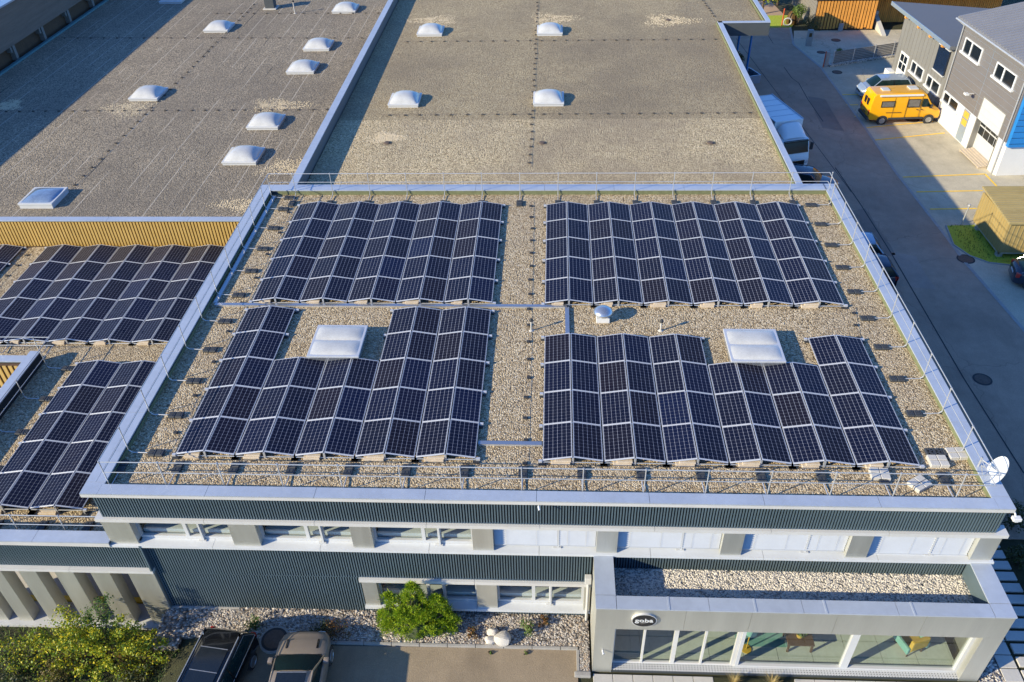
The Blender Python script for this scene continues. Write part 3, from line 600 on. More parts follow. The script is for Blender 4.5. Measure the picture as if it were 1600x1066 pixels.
# glazing: sliding door and two big panes
gy = -3.58; gz0, gz1 = GF + .12, -3.74
f = MB()
MU = [2.44, 3.42, 4.56, 5.70]
for q, wd in ((2.45, .04), (3.45, .035), (4.50, .07), (5.47, .035), (6.55, .06)): f.box(q - wd, q + wd, gy - .06, gy + .05, gz0, gz1)
f.box(2.45, 6.5, gy - .05, gy + .04, gz0, gz0 + .07); f.box(2.45, 6.5, gy - .05, gy + .04, gz1 - .06, gz1)
sdoor = f.build('sliding_door', 'alu_edge', OF)
p = MB(); p.quad((2.46, gy, gz0 + .07), (6.5, gy, gz0 + .07), (6.5, gy, gz1 - .06), (2.46, gy, gz1 - .06)); p.build('pane', 'glass', sdoor)
for x0, x1 in ((6.68, 10.22), (10.34, 14.0)):
    f = MB(); f.box(x0 - .06, x0 + .06, gy - .10, gy + .05, gz0, gz1); f.box(x1 - .06, x1 + .06, gy - .10, gy + .05, gz0, gz1); f.box(x0 + .06, x1 - .06, gy - .1, gy + .05, gz0, gz0 + .10); f.box(x0 + .06, x1 - .06, gy - .1, gy + .05, gz1 - .05, gz1)
    o = f.build('showroom_window', 'whiteframe', OF)
    p = MB(); p.quad((x0 + .06, gy, gz0 + .1), (x1 - .06, gy, gz0 + .1), (x1 - .06, gy, gz1 - .05), (x0 + .06, gy, gz1 - .05)); p.build('pane', 'glass', o)
# showroom inside
b = MB(); x = 2.3
while x < 14.1:
    for k in range(8): b.box(x + .008, min(x + 1.18, 14.15) - .008, -3.5 + k * .9 + .008, -2.6 + k * .9 - .008, GF - .02, GF + .11)
    x += 1.18
b.build('showroom_floor', 'tile', OF)
b = MB(); b.quad((2.2, 4, GF), (14.2, 4, GF), (14.2, 4, -3.6), (2.2, 4, -3.6)); b.quad((2.2, -3.2, -3.65), (14.2, -3.2, -3.65), (14.2, 4, -3.65), (2.2, 4, -3.65)); b.quad((2.2, -3.2, GF), (2.2, 4, GF), (2.2, 4, -3.6), (2.2, -3.2, -3.6)); b.box(6.6, 6.7, .5, 4, GF + .11, -3.66)
b.build('showroom_wall', 'interior', OF)
# downpipe beside the pavilion
b = MB(); b.rbox(1.50, 1.72, -2.06, -1.86, -3.98, -3.66, .015); b.tube([(1.62, -1.96, -3.98), (1.62, -1.96, GF)], .05, 8); b.build('downpipe', 'alu_edge', OF)

# sign with the company name
sg = thing('wall_sign', 'round black sign with the white word goba and a grey swoosh above the sliding door', 'sign', (3.30, EY, -3.08))
b = MB(); n = 40
def ell(mb, rx, rz, y0, y1):
    vs = [(3.30 + rx * math.cos(2 * math.pi * i / n), y, -3.08 + rz * math.sin(2 * math.pi * i / n)) for y in (y0, y1) for i in range(n)]
    mb.add(vs, [tuple(range(n)), tuple(range(2 * n - 1, n - 1, -1))] + [(i, (i + 1) % n, n + (i + 1) % n, n + i) for i in range(n)])
ell(b, .40, .335, EY - .075, EY - .002); b.build('sign_case', 'alu_edge', sg, smooth=30)
b = MB(); ell(b, .372, .308, EY - .085, EY - .074); b.build('sign_face', 'signblack', sg)
def text(body, size, loc, parent, m, ext=.004, rot=(R(90), 0, 0), sxz=(1, 1), name='lettering'):
    c = bpy.data.curves.new(name, 'FONT'); c.body = body; c.size = size; c.align_x = 'CENTER'; c.align_y = 'CENTER'; c.extrude = ext; c.offset = .003
    t_ = bpy.data.objects.new('tmp', c); COL.objects.link(t_)
    bpy.context.view_layer.update()
    me = bpy.data.meshes.new_from_object(t_.evaluated_get(bpy.context.evaluated_depsgraph_get())); bpy.data.objects.remove(t_)
    me.transform(Matrix.Diagonal((sxz[0], sxz[1], 1, 1))); me.transform(Euler(rot).to_matrix().to_4x4())
    off = Vector(loc) - parent.location; me.transform(Matrix.Translation(off)); me.name = name
    me.materials.clear(); me.materials.append(M[m])
    o = bpy.data.objects.new(name, me); COL.objects.link(o); o.parent = parent; return o
text('goba', .27, (3.30, EY - .092, -3.05), sg, 'white', sxz=(1.12, 1))
b = MB()
for r0, r1, a0, a1, cx, cz in ((.0, .009, 0, 1, 0, 0), (.0, .006, 0, 1, .03, -.03)):
    pts = [(-.13 + .40 * k / 16 + cx, -.145 + .30 * (k / 16) ** 1.6 + .02 * math.sin(k / 16 * 6) + cz) for k in range(17)]
    for k in range(16):
        w0 = r1 * math.sin(math.pi * (k + .2) / 17) + .002; w1 = r1 * math.sin(math.pi * (k + 1.2) / 17.5) + .002
        (x0, z0), (x1, z1) = pts[k], pts[k + 1]
        b.quad((3.3 + x0, EY - .0872, -3.08 + z0 - w0), (3.3 + x1, EY - .0872, -3.08 + z1 - w1), (3.3 + x1, EY - .0872, -3.08 + z1 + w1), (3.3 + x0, EY - .0872, -3.08 + z0 + w0))
b.build('swoosh', 'kerb', sg)
def camera_unit(loc, label, face=(0, -1)):
    t = thing('security_camera', label, 'camera', loc); x, y, z = loc
    b = MB(); b.cyl((x, y, z), (x, y - .06, z), .02, .02, 8); b.build('bracket', 'alu_edge', t)
    b = MB(); b.cyl((x, y - .05, z + .01), (x + .03, y - .17, z - .035), .032, .032, 10); b.build('housing', 'white', t)
    b = MB(); b.cyl((x + .03, y - .17, z - .035), (x + .032, y - .178, z - .038), .026, .026, 10); b.build('lens', 'darkglass', t)
camera_unit((2.06, EY, -4.9), 'small white security camera on the wall left of the sliding door')
camera_unit((-.08, -1.962, .0), 'small white security camera under the front parapet edge above the middle window')
t = thing('flood_light', 'white flood light on a bracket at the right front corner below the parapet', 'lamp', (14.55, -1.7, -.25))
b = MB(); b.tube([(14.52, -1.6, -.18), (14.72, -1.75, -.18), (14.78, -1.8, -.32)], .03, 6); b.build('bracket', 'white', t); b = MB(); b.rbox(14.66, 14.92, -1.95, -1.78, -.42, -.30, .02); b.rbox(14.80, 14.92, -1.86, -1.72, -.56, -.43, .02); b.build('housing', 'white', t)
# ------------------------------------------------------------------ lower left wing with its own flat roof
WG = thing('side_wing', 'lower flat roofed wing left of the office, slate ribs above pale fins', 'building', (-22, 5, GL))
GW, CW = -3.55, -2.33
b = MB(); b.box(-60, -23.1, 9.2, 19.0, -4.0, GW); b.box(-23.1, -14.72, -1.4, 19.0, -4.0, GW); b.build('roof_gravel', 'gravel_main', WG)
b = MB(); caprun(b, -22.95, -14.81, -1.96, -1.46, CW, .05, 3); caprun(b, -1.4, 9.1, -23.5, -23.03, -2.93, .05, 3, 1)
b.box(-60, -23.51, 8.85, 9.30, -3.42, -3.37); b.each('parapet_cap', 'alu', WG)
b = MB(); b.box(-23.46, -23.06, -1.45, 9.07, -4.0, -2.98); b.box(-23.4, -14.8, -1.7, -1.5, -4.0, CW - .05); b.box(-60, -23.46, 8.97, 9.25, -4.0, -3.42); b.each('parapet_upstand', 'ribback', WG)
b = MB(); b.box(-22.95, -14.82, -1.962, -1.93, -2.55, CW - .052); b.each('fascia_edge', 'alu_edge', WG)
b = MB(); ribs(b, -22.9, -13.76, -3.91, -2.56, -1.74); b.each('ribbed_cladding', 'rib', WG)
b = MB(); b.box(-22.9, -13.8, -1.735, -1.52, -3.91, -2.4); b.each('cladding_back', 'ribback', WG)
b = MB(); caprun(b, -22.9, -13.74, -1.96, -1.2, -3.91, .13, 3); b.each('lintel', 'alu_edge', WG)
b = MB(); b.box(-13.82, -13.76, -1.95, -1.7, -4.05, -2.5); b.build('return_panel', 'rib', WG)
FIN = [(-22.4, -21.75), (-21.0, -20.4), (-19.95, -19.42), (-18.75, -18.12), (-17.42, -16.74), (-16.10, -15.40), (-14.72, -13.78)]
for a, c in FIN:
    b = MB(); b.box(a, c, -1.9, -1.42, GL - .2, -4.045); b.build('facade_fin', 'facade', WG)
b = MB(); b.box(-22.9, -13.75, -2.1, -1.05, GL - .1, GL + .06); b.build('fin_base', 'whiteframe', WG)
# covered bay behind the fins
b = MB(); b.quad((-40, -1.1, GL + .01), (-13.9, -1.1, GL + .01), (-13.9, 9, GL + .01), (-40, 9, GL + .01)); b.build('bay_floor', 'slab', WG)
b = MB(); b.box(-22.5, -13.95, -1.02, -.80, GL + .012, GL + .12); b.build('bay_kerb', 'lineyellow', WG)
b = MB(); b.box(-23, -13.9, 8.6, 8.8, GL, -4.0); b.each('bay_wall', 'interior', WG)
b = MB(); b.box(-19.2, -14.2, 2.6, 2.75, GL + .8, GL + .9); b.box(-19.2, -14.2, 2.6, 2.75, GL + 1.3, GL + 1.4)
for x in (-19.1, -16.7, -14.3): b.box(x - .05, x + .05, 2.62, 2.73, GL, GL + 1.4)
b.each('bay_rail', 'whiteframe', WG)
# light well with a tan slatted wall
b = MB()
for k in range(60): x = -23.52 - k * .28; b.box(x - .17, x, 8.62, 8.67, -4.75, -3.47)
b.build('slatted_wall', 'tan', WG)
b = MB(); b.box(-42, -23.5, 8.69, 8.82, -6.5, -3.45); b.build('slat_back', 'brownwood', WG)
b = MB(); b.box(-42, -23.5, 8.1, 8.6, -4.95, -4.78); b.build('well_sill', 'white', WG)

# ------------------------------------------------------------------ halls behind
HL = thing('left_hall', 'long flat hall roof with dark weathered gravel, left of the metal divider', 'building', (-28, 45, GR))
HZ = -1.98
b = MB(); b.box(-41.9, -13.2, 19.35, 92, -2.6, HZ); b.build('roof_gravel', 'gravel_left', HL)
b = MB(); caprun(b, -42.0, -14.9, 19.0, 19.42, -1.86, .06, 6); b.each('parapet_cap', 'alu', HL)
b = MB(); n = 150
for k in range(n): x = -42 + 27.0 * k / n; b.box(x, x + .115, 19.10, 19.16, -3.56, -1.94)
b.build('slatted_wall', 'tan', HL)
b = MB(); b.box(-42, -14.8, 19.17, 19.3, GR, -1.93); b.each('wall', 'brownwood', HL)
b = MB(); b.box(-42.15, -41.9, 19.1, 92, -2.2, -1.84); b.build('gutter', 'copper', HL)
HR = thing('right_hall', 'long flat hall roof with pale beige gravel behind the office, right of the metal divider', 'building', (0, 50, GR))
HG = -.62
b = MB(); b.box(-13.1, 13.0, 19.35, 29.2, -1.1, HG + .004); b.build('washed_gravel', 'gravel_clean', HR)
b = MB(); b.box(-13.1, 13.0, 29.2, 46.9, -1.1, HG); b.box(-13.1, 16.6, 46.9, 59.1, -1.1, HG); b.build('roof_gravel', 'gravel_hall', HR)
b = MB(); caprun(b, 19.32, 59.1, -13.55, -13.12, .12, .06, 6, 1); b.build('divider_cap', 'alu', HR)
b = MB(); b.box(-13.5, -13.16, 19.35, 59.1, -2.5, .06); b.build('divider_wall', 'greyclad', HR)
RZ = -.30
b = MB(); caprun(b, 19.32, 46.85, 12.98, 13.32, RZ, .06, 5, 1); caprun(b, 13.0, 17.0, 46.5, 46.84, RZ, .06, 1); caprun(b, 46.86, 59.1, 16.7, 17.05, RZ, .06, 3, 1); b.each('edge_cap', 'alu', HR)
b = MB(); b.box(12.95, 12.985, 19.35, 47.2, HG - .05, RZ - .13); b.box(16.66, 16.70, 47.2, 59, HG - .05, RZ - .13); b.each('membrane_edge', 'green', HR)
b = MB(); b.box(12.99, 13.28, 19.35, 46.5, GR, RZ - .06); b.box(13.28, 17.0, 46.56, 46.8, -1.35, RZ - .06); b.box(16.75, 17.0, 46.8, 59.1, -1.35, RZ - .06); b.each('wall', 'darkwall', HR)
b = MB(); b.box(13.3, 16.9, 46.8, 59, -1.4, -1.2); b.box(13.0, 13.3, 46.6, 59, GR, -1.1); b.box(-13.1, 13.3, 58.7, 59.1, GR, -.6); b.each('canopy', 'darkwall', HR)
for y in (49, 53.5, 58): b = MB(); b.cyl((16.3, y, GR), (16.3, y, -1.38), .09, .09, 10); b.build('column', 'blue', HR)
# old timber building along the far left
TB = thing('timber_building', 'dark old boarded building with a beam band along the left hall roof', 'building', (-46, 50, GR))
b = MB(); b.box(-52, -42.3, 15, 92, -.85, 2.0); b.build('boarded_wall', 'barnwall', TB)
b = MB(); b.box(-52, -42.75, 15, 92, GR, -.85); b.build('recess_wall', 'brownwood', TB)
for k in range(16):
    y = 17 + k * 4.6; b = MB(); b.box(-42.75, -42.35, y - .16, y + .16, -2.0, -.852); b.box(-42.75, -42.38, y - .5, y - .30, -1.3, -.852); b.build('beam', 'greywood', TB)
b = MB(); b.box(-52.3, -42.05, 14.8, 92, 2.0, 2.12); b.build('roof_sheet', 'silver', TB)

# ------------------------------------------------------------------ grey workshops on the right (shared slightly turned wall line)
WRZ = math.atan2(1.18, 18.72)
def wmb(): return MB()
WA = thing('grey_workshop', 'light grey vertically clad workshop with a sloping bitumen roof behind the silver car', 'building', (29.955, 42.85, GR), WRZ)
H = lambda z: z - GR          # building local height from the calibrated level
def roofz(x, y): return -1.06 - .10 * x
b = MB()
b.add([(0, .02, 0), (8, .02, 0), (8, 9.35, 0), (0, 9.35, 0), (0, .02, H(-1.32)), (8, .02, H(-2.1)), (8, 9.35, H(-2.1)), (0, 9.35, H(-1.32))], [(0, 3, 2, 1), (4, 5, 6, 7), (0, 1, 5, 4), (1, 2, 6, 5), (2, 3, 7, 6), (3, 0, 4, 7)])
b.each('wall', 'greyclad2', WA, False)
b = MB()
for k in range(16): y = .3 + k * .6; b.box(-.012, 0, y - .015, y + .015, 0.3, H(-1.34))
b.build('cladding_joint', 'greyclad', WA, False)
b = MB(); b.add([(-.55, .05, H(-1.05)), (8.5, .05, H(-1.95)), (8.5, 11.2, H(-1.95)), (-.55, 11.2, H(-1.05)), (-.55, .05, H(-1.29)), (8.5, .05, H(-2.19)), (8.5, 11.2, H(-2.19)), (-.55, 11.2, H(-1.29))], [(4, 5, 6, 7)[::-1], (0, 1, 2, 3), (0, 4, 5, 1), (1, 5, 6, 2), (2, 6, 7, 3), (3, 7, 4, 0)]); b.build('roof', 'roofgrey', WA, False)
b = MB(); b.box(-.60, -.552, .05, 11.2, H(-1.33), H(-1.03)); b.build('roof_edge', 'silver', WA, False)
for y in (8.3, 5.8, 3.6, 1.4): b = MB(); b.box(-.5, 0, y - .12, y + .12, H(-1.56), H(-1.33)); b.build('rafter_end', 'wood', WA, False)
def wwin(par, y0, y1, z0, z1, pane=(.0, .42, 1), rec=.06):
    f = MB(); a, c = min(y0, y1), max(y0, y1)
    f.box(-.07, .03, a, a + .12, z0, z1); f.box(-.07, .03, c - .12, c, z0, z1); f.box(-.07, .03, a + .12, c - .12, z1 - .08, z1); f.box(-.16, .03, a - .1, c + .1, z0 - .14, z0)
    m_ = c - (c - a) * pane[1]; f.box(-.07, .03, m_ - .07, m_ + .07, z0, z1 - .08)
    o = f.build('window', 'white', par, False); p = MB(); p.box(-.025, -.015, a + .12, c - .12, z0 + .002, z1 - .08); p.build('pane', 'darkglass', o, False)
wwin(WA, 6.05, 3.75, H(-5.0), H(-4.17)); wwin(WA, 3.02, .72, H(-5.02), H(-4.2))
f = MB(); f.box(-.06, .02, 6.75, 8.3, 0.02, H(-4.2)); d_ = f.build('door', 'truckwhite', WA, False)
f = MB()
for (y0, y1) in ((6.9, 7.45), (7.55, 8.15)):
    for z0, z1 in ((1.15, 1.7), (1.8, 2.35)): f.box(-.068, -.061, y0, y1, z0, z1)
f.each('door_pane', 'darkglass', d_, False)
b = MB(); b.box(-.5, 0, 8.6, 9.5, 0, .6); b.each('plinth', 'white', WA, False)
b = MB(); b.box(-.16, -.06, .62, 2.38, H(-3.5), H(-1.66)); o = b.build('solar_collector', 'navy', WA, False); b = MB(); b.box(-.2, -.05, .58, 2.42, H(-3.58), H(-3.5)); b.box(-.2, -.05, .58, 2.42, H(-1.66), H(-1.6)); b.each('collector_frame', 'whiteframe', o, False)
WB = thing('metal_roofed_workshop', 'taller grey workshop with ribbed sheet metal roof, white base and sectional door', 'building', (29.955, 42.85, GR), WRZ)
b = MB(); b.box(0, 12, -9.3, 0, H(-4.31), H(.85)); b.each('wall', 'greyclad', WB, False)
b = MB()
for k in range(11): z = H(-4.31) + .45 * k; b.box(-.008, 0, -9.3, 0, z, z + .012)
b.box(-.012, 0, -4.66, -4.63, H(-4.3), H(.85)); b.build('cladding_joint', 'silver', WB, False)
b = MB(); b.box(.0, 12, -5.18, -.02, 0, H(-4.312)); b.box(0, 12, -9.3, -8.42, 0, H(-4.312)); b.box(.9, 12, -8.42, -5.18, 0, H(-4.312)); b.each('base_wall', 'white', WB, False)
b = MB(); b.add([(-.45, -9.9, H(.98)), (-.45, .45, H(.98)), (12, .45, H(3.4)), (12, -9.9, H(3.4)), (-.45, -9.9, H(.80)), (-.45, .45, H(.80)), (12, .45, H(3.2)), (12, -9.9, H(3.2))], [(0, 1, 2, 3), (4, 7, 6, 5), (0, 4, 5, 1), (1, 5, 6, 2), (2, 6, 7, 3), (3, 7, 4, 0)])
sl_ = 2.42 / 12.45
for k in range(26):
    y = -9.85 + k * .40
    b.add([(-.44, y, H(.982)), (-.44, y + .20, H(.982)), (12, y + .20, H(3.402)), (12, y, H(3.402)), (-.44, y + .06, H(1.07)), (-.44, y + .14, H(1.07)), (12, y + .14, H(3.49)), (12, y + .06, H(3.49))], [(4, 5, 6, 7), (0, 4, 7, 3), (1, 2, 6, 5), (0, 1, 5, 4)])
b.build('roof', 'roofmetal', WB, False)
b = MB(); b.add([(5.2, -7.5, H(2.16)), (7.2, -7.5, H(2.55)), (7.2, -1.2, H(2.55)), (5.2, -1.2, H(2.16))], [(0, 1, 2, 3)]); b.each('roof_light', 'truckwhite', WB, False)
b = MB(); b.tube([(-.52, -9.9, H(.84)), (-.52, .45, H(.84))], .07, 8); b.build('gutter', 'rail', WB, False)
for y in (-.08, -9.15): b = MB(); b.tube([(-.5, y + .35, H(.8)), (-.09, y, H(.5)), (-.09, y, .05)], .05, 8); b.build('downpipe', 'rail', WB, False)
wwin(WB, -.72, -3.35, H(-1.1), H(-.12)); wwin(WB, -5.45, -8.1, H(-1.15), H(-.22)); wwin(WB, -.12, -2.6, H(-5.0), H(-4.33))
f = MB(); f.box(-.03, .02, -4.36, -3.42, .08, H(-4.35)); d_ = f.build('door', 'silver', WB, False); f = MB(); f.box(-.04, -.031, -4.26, -3.55, 1.25, 1.7); f.box(-.04, -.031, -4.26, -3.55, 1.8, 2.25); f.each('door_pane', 'mustard', d_, False)
f = MB(); f.box(.36, .42, -8.30, -5.3, 0.1, H(-2.8)); d_ = f.build('garage_door', 'whiteframe', WB, False)
f = MB()
for k in range(4):
    for z0, z1 in ((1.3, 1.85), (1.95, 2.5)): f.box(.345, .359, -8.25 + k * .74, -8.25 + k * .74 + .68, z0, z1)
f.each('door_pane', 'darkglass', d_, False)
f = MB(); f.box(-.02, .35, -5.30, -5.2, 0.0, H(-2.8)); f.box(-.02, .35, -8.42, -8.31, 0, H(-2.8)); f.box(-.02, .35, -8.42, -5.2, H(-2.8), H(-2.7)); f.each('door_reveal', 'greyclad2', WB, False)
f = MB(); f.box(-.006, .345, -8.31, -5.3, H(-4.3), H(-2.8)); f.build('door_upper', 'whiteframe', WB, False)
b = MB(); b.box(.1, 12, -9.42, -9.302, 0, H(-4.55)); b.build('side_base', 'white', WB, False)
b = MB(); b.box(.1, 12, -9.62, -9.304, H(-4.54), H(.7)); b.build('blue_cladding', 'blue', WB, False)
b = MB()
for k in range(12): b.box(.1, 12, -9.635, -9.62, H(-4.3) + k * .42, H(-4.3) + k * .42 + .02)
b.each('panel_joint', 'navy', WB, False)
t = thing('wall_lamp', 'small white flood lamp on the grey workshop wall above the doors', 'lamp', (29.93, 38.65, -2.95), WRZ)
b = MB(); b.tube([(.1, 0, 0), (-.3, 0, .02)], .03, 6); b.build('arm', 'alu_edge', t, False); b = MB(); b.rbox(-.55, -.28, -.18, .18, -.08, .05, .02); b.build('head', 'white', t, False)
t = thing('wooden_ramp', 'pale wooden loading ramp on the ground before the sectional door', 'ramp', (30.35, 36.0, GR + .0), WRZ)
for k in range(5): b = MB(); b.box(-.62 + k * .2, -.62 + k * .2 + .185, -1.5, 1.35, .10 + .03 * k, .14 + .03 * k); b.build('plank', 'beigeblock', t, False)
b = MB(); b.box(-.6, .36, -1.45, -1.35, 0, .1); b.box(-.6, .36, 1.2, 1.3, 0, .1); b.each('bearer', 'beigeblock', t, False)
# khaki shed on concrete feet
SH = thing('khaki_shed', 'khaki sheet metal shed on concrete feet standing in the grass patch', 'shed', (26.4, 23.0, GR))
b = MB(); b.box(26.42, 31.5, 23.02, 26.68, -6.3, -4.34); b.each('wall', 'shed', SH)
b = MB()
for k in range(14): y = 23.05 + k * .28; b.box(26.40, 26.42, y, y + .05, -6.3, -4.34)
for k in range(20): x = 26.5 + k * .26; b.box(x, x + .05, 23.0, 23.02, -6.3, -4.34)
b.build('wall_rib', 'shedroof', SH)
b = MB(); b.add([(26.3, 22.85, -4.34), (31.6, 22.85, -4.34), (31.6, 26.85, -4.10), (26.3, 26.85, -4.10), (26.3, 22.85, -4.24), (31.6, 22.85, -4.24), (31.6, 26.85, -4.0), (26.3, 26.85, -4.0)], [(4, 5, 6, 7), (3, 2, 1, 0), (0, 1, 5, 4), (1, 2, 6, 5), (2, 3, 7, 6), (3, 0, 4, 7)])
for k in range(20):
    yy = 22.9 + k * .2; z = -4.24 + (yy - 22.85) * .06; b.box(26.32, 31.58, yy, yy + .06, z - .02, z + .04)
b.build('roof', 'shedroof', SH)
for y in (23.3, 26.3):
    for x in (26.65, 31.2): b = MB(); b.rbox(x - .16, x + .16, y - .16, y + .16, GR, -6.42, .03); b.build('foot', 'concrete', SH)
b = MB(); b.box(26.45, 31.45, 23.05, 23.15, -6.42, -6.3); b.box(26.45, 31.45, 26.5, 26.6, -6.42, -6.3); b.box(26.45, 26.55, 23.05, 26.6, -6.42, -6.3); b.each('base_beam', 'rail', SH)
# timber barn top right
BN = thing('timber_barn', 'low timber barn with sunlit orange boarding and a weathered grey end wall', 'building', (30, 68, GR))
b = MB(); x = 25.75
while x < 31.3: b.box(x, x + .21, 64.16, 64.20 + .05 * rnd.random(), GR + .12 + .15 * rnd.random(), -3.9); x += .30
x = 31.5
while x < 44: b.box(x, x + .15, 66.2, 66.24 + .03 * rnd.random(), GR + .1, -3.7); x += .19
b.each('board_wall', 'wood', BN)
b = MB(); b.box(25.72, 31.4, 64.28, 73, GR, -3.9); b.box(31.4, 44, 66.3, 73, GR, -3.7); b.each('wall_back', 'brownwood', BN)
b = MB()
for k in range(9): b.box(25.62 + .002 * (k % 2), 25.7, 64.25, 73, GR + k * .33, GR + k * .33 + .31)
b.build('end_wall', 'greywood', BN)
b = MB(); b.add([(25.2, 64.02, -3.66), (45, 64.02, -3.66), (45, 69, -1.9), (25.2, 69, -1.9), (25.2, 64.02, -3.8), (45, 64.02, -3.8), (45, 69, -2.04), (25.2, 69, -2.04)], [(4, 7, 6, 5), (0, 1, 2, 3), (0, 4, 5, 1), (1, 5, 6, 2), (2, 6, 7, 3), (3, 7, 4, 0)]); b.build('roof', 'brownwood', BN)
b = MB(); b.rbox(28.1, 28.5, 63.9, 64.12, GR, GR + .7, .02); tag(b.build('utility_box', 'kerb'), 'small grey utility box at the foot of the orange boarding', 'utility box')
t = thing('ramp_wall', 'sloping pale concrete ramp wall beside the timber barn', 'wall', (32, 63.5, GR))
b = MB(); b.add([(31.75, 62.3, GR), (32.15, 62.3, GR), (32.15, 66, GR), (31.75, 66, GR), (31.75, 62.3, GR + .12), (32.15, 62.3, GR + .12), (32.15, 66, GR + 1.2), (31.75, 66, GR + 1.2)], [(4, 5, 6, 7), (3, 2, 1, 0), (0, 1, 5, 4), (1, 2, 6, 5), (2, 3, 7, 6), (3, 0, 4, 7)]); b.each('wall', 'slab', t)
b = MB(); b.rbox(31.5, 32.2, 65.6, 66.1, GR, GR + 1.35, .02); b.build('pier', 'slab', t)
# low slatted fence
FE = thing('slatted_fence', 'low grey slatted fence on a stone kerb between two parking areas', 'fence', (24.4, 54.5, GR))
F0, F1 = Vector((24.75, 54.5, 0)), Vector((31.3, 56.9, 0)); fd = (F1 - F0).normalized(); fL = (F1 - F0).length
b = MB(); nn = Vector((-fd.y, fd.x, 0))
for k in range(7):
    z = GR + .22 + k * .15; a = F0 + fd * .35; c = F1
    b.add([(*(a - nn * .02).xy, z), (*(c - nn * .02).xy, z), (*(c + nn * .02).xy, z), (*(a + nn * .02).xy, z), (*(a - nn * .02).xy, z + .11), (*(c - nn * .02).xy, z + .11), (*(c + nn * .02).xy, z + .11), (*(a + nn * .02).xy, z + .11)], [(0, 3, 2, 1), (4, 5, 6, 7), (0, 1, 5, 4), (1, 2, 6, 5), (2, 3, 7, 6), (3, 0, 4, 7)])
b.build('slat_panel', 'greywood', FE)
for s_ in (.35, 2.4, 4.6, 6.6): p = F0 + fd * s_; b = MB(); b.box(p.x - .04, p.x + .04, p.y - .04, p.y + .04, GR, GR + 1.35); b.build('post', 'rail', FE)
b = MB(); a = F0; c = F1
b.add([(*(a - nn * .25).xy, GR), (*(c - nn * .25).xy, GR), (*(c + nn * .25).xy, GR), (*(a + nn * .25).xy, GR), (*(a - nn * .25).xy, GR + .14), (*(c - nn * .25).xy, GR + .14), (*(c + nn * .25).xy, GR + .14), (*(a + nn * .25).xy, GR + .14)], [(4, 5, 6, 7), (0, 1, 5, 4), (1, 2, 6, 5), (2, 3, 7, 6), (3, 0, 4, 7)]); b.build('stone_base', 'gravel_pale', FE)
b = MB(); b.rbox(24.35, 24.62, 54.3, 54.55, GR, GR + 1.3, .02); tag(b.build('concrete_post', 'kerb'), 'square pale post at the road end of the slatted fence', 'post')
b = MB(); b.cyl((24.22, 54.25, GR), (24.22, 54.25, GR + 1.4), .045, .045, 8); tag(b.build('marker_pole', 'redpaint'), 'orange red marker pole beside the pale post of the slatted fence', 'pole')
t = thing('meter_cabinet', 'pale upright cabinet with a small sticker before the brown bush', 'cabinet', (24.25, 59.9, GR))
b = MB(); b.rbox(24.0, 24.5, 59.75, 60.1, GR, GR + 1.45, .02); b.build('housing', 'kerb', t); b = MB(); b.box(24.12, 24.38, 59.74, 59.749, GR + .85, GR + 1.2); b.build('sticker', 'rleaf', t)
b = MB(); b.cyl((23.0, 65.6, GR), (23.0, 65.6, GR + 1.7), .06, .06, 8); tag(b.build('red_post', 'redpaint'), 'thin orange red post at the far end of the road by the grass verge', 'post')
sheet('verge', [(14, 65.2), (23.9, 65.2), (24.4, 66.5), (24.4, 69), (14, 69)], GR + .02, 'grass')
t = thing('garden_ornament', 'pale rusty wheel shaped garden ornament lying by the bright green shrub', 'ornament', (23.7, 65.9, GR))
b = MB()
for k in range(16): a0, a1 = 2 * math.pi * k / 16, 2 * math.pi * (k + 1) / 16; b.cyl((23.5 + .4 * math.cos(a0), 65.6, GR + .42 + .35 * math.sin(a0)), (23.5 + .4 * math.cos(a1), 65.6, GR + .42 + .35 * math.sin(a1)), .07, .07, 6)
b.build('ring', 'slab', t); b = MB(); b.lathe([(.5, 0), (.55, .5), (.4, 1.0), (.1, 1.3)], (24.1, 66.4, GR), 10); b.build('stone', 'rleaf', t)
t = thing('barrier_post', 'slim grey post with a ball top at the tip of the grass patch', 'post', (25.92, 26.95, GR))
b = MB(); b.cyl((25.92, 26.95, GR), (26.0, 26.95, GR + 1.25), .04, .04, 8); b.build('pole', 'rail', t); b = MB(); b.lathe([(.01, 0), (.08, .03), (.1, .1), (.08, .17), (.01, .2)], (26.0, 26.95, GR + 1.2), 10); b.build('knob', 'rail', t)
# ------------------------------------------------------------------ solar panels
HP, RP, DZ = 1.03333, 1.68, 0.1752
TILT = math.atan2(DZ, HP)
PW, PL_ = 1.000, 1.648
def panel_proto():
    t = thing('solar_panel', '', 'solar panel', (0, 0, 0)); fw = .019
    b = MB(); x, y = PW / 2, PL_ / 2
    b.box(-x, x, -y, -y + fw, -.04, 0); b.box(-x, x, y - fw, y, -.04, 0); b.box(-x, -x + fw, -y + fw, y - fw, -.04, 0); b.box(x - fw, x, -y + fw, y - fw, -.04, 0)
    b.build('frame', 'frame', t, False)
    b = MB(); b.box(-x + fw, x - fw, -y + fw, y - fw, -.012, -.004); b.build('cell_sheet', 'cells', t, False)
    return t
PROTO = panel_proto(); pused = [False]
def put_panel(x0, y0, z0, c, r, label, group):
    w_ = c % 2 == 0
    loc = Vector((x0 + (c + .5) * HP, y0 + (r + .5) * RP, z0 + DZ / 2)); e = (0, -TILT if w_ else TILT, 0)
    j = R(.25)
    if not pused[0]: o = PROTO; pused[0] = True; o.location = loc; o['label'] = label; o['group'] = group
    else: o = dup(PROTO, loc, 0, label, group)
    o.rotation_euler = (rnd.uniform(-j, j), e[1] + rnd.uniform(-j, j), 0)
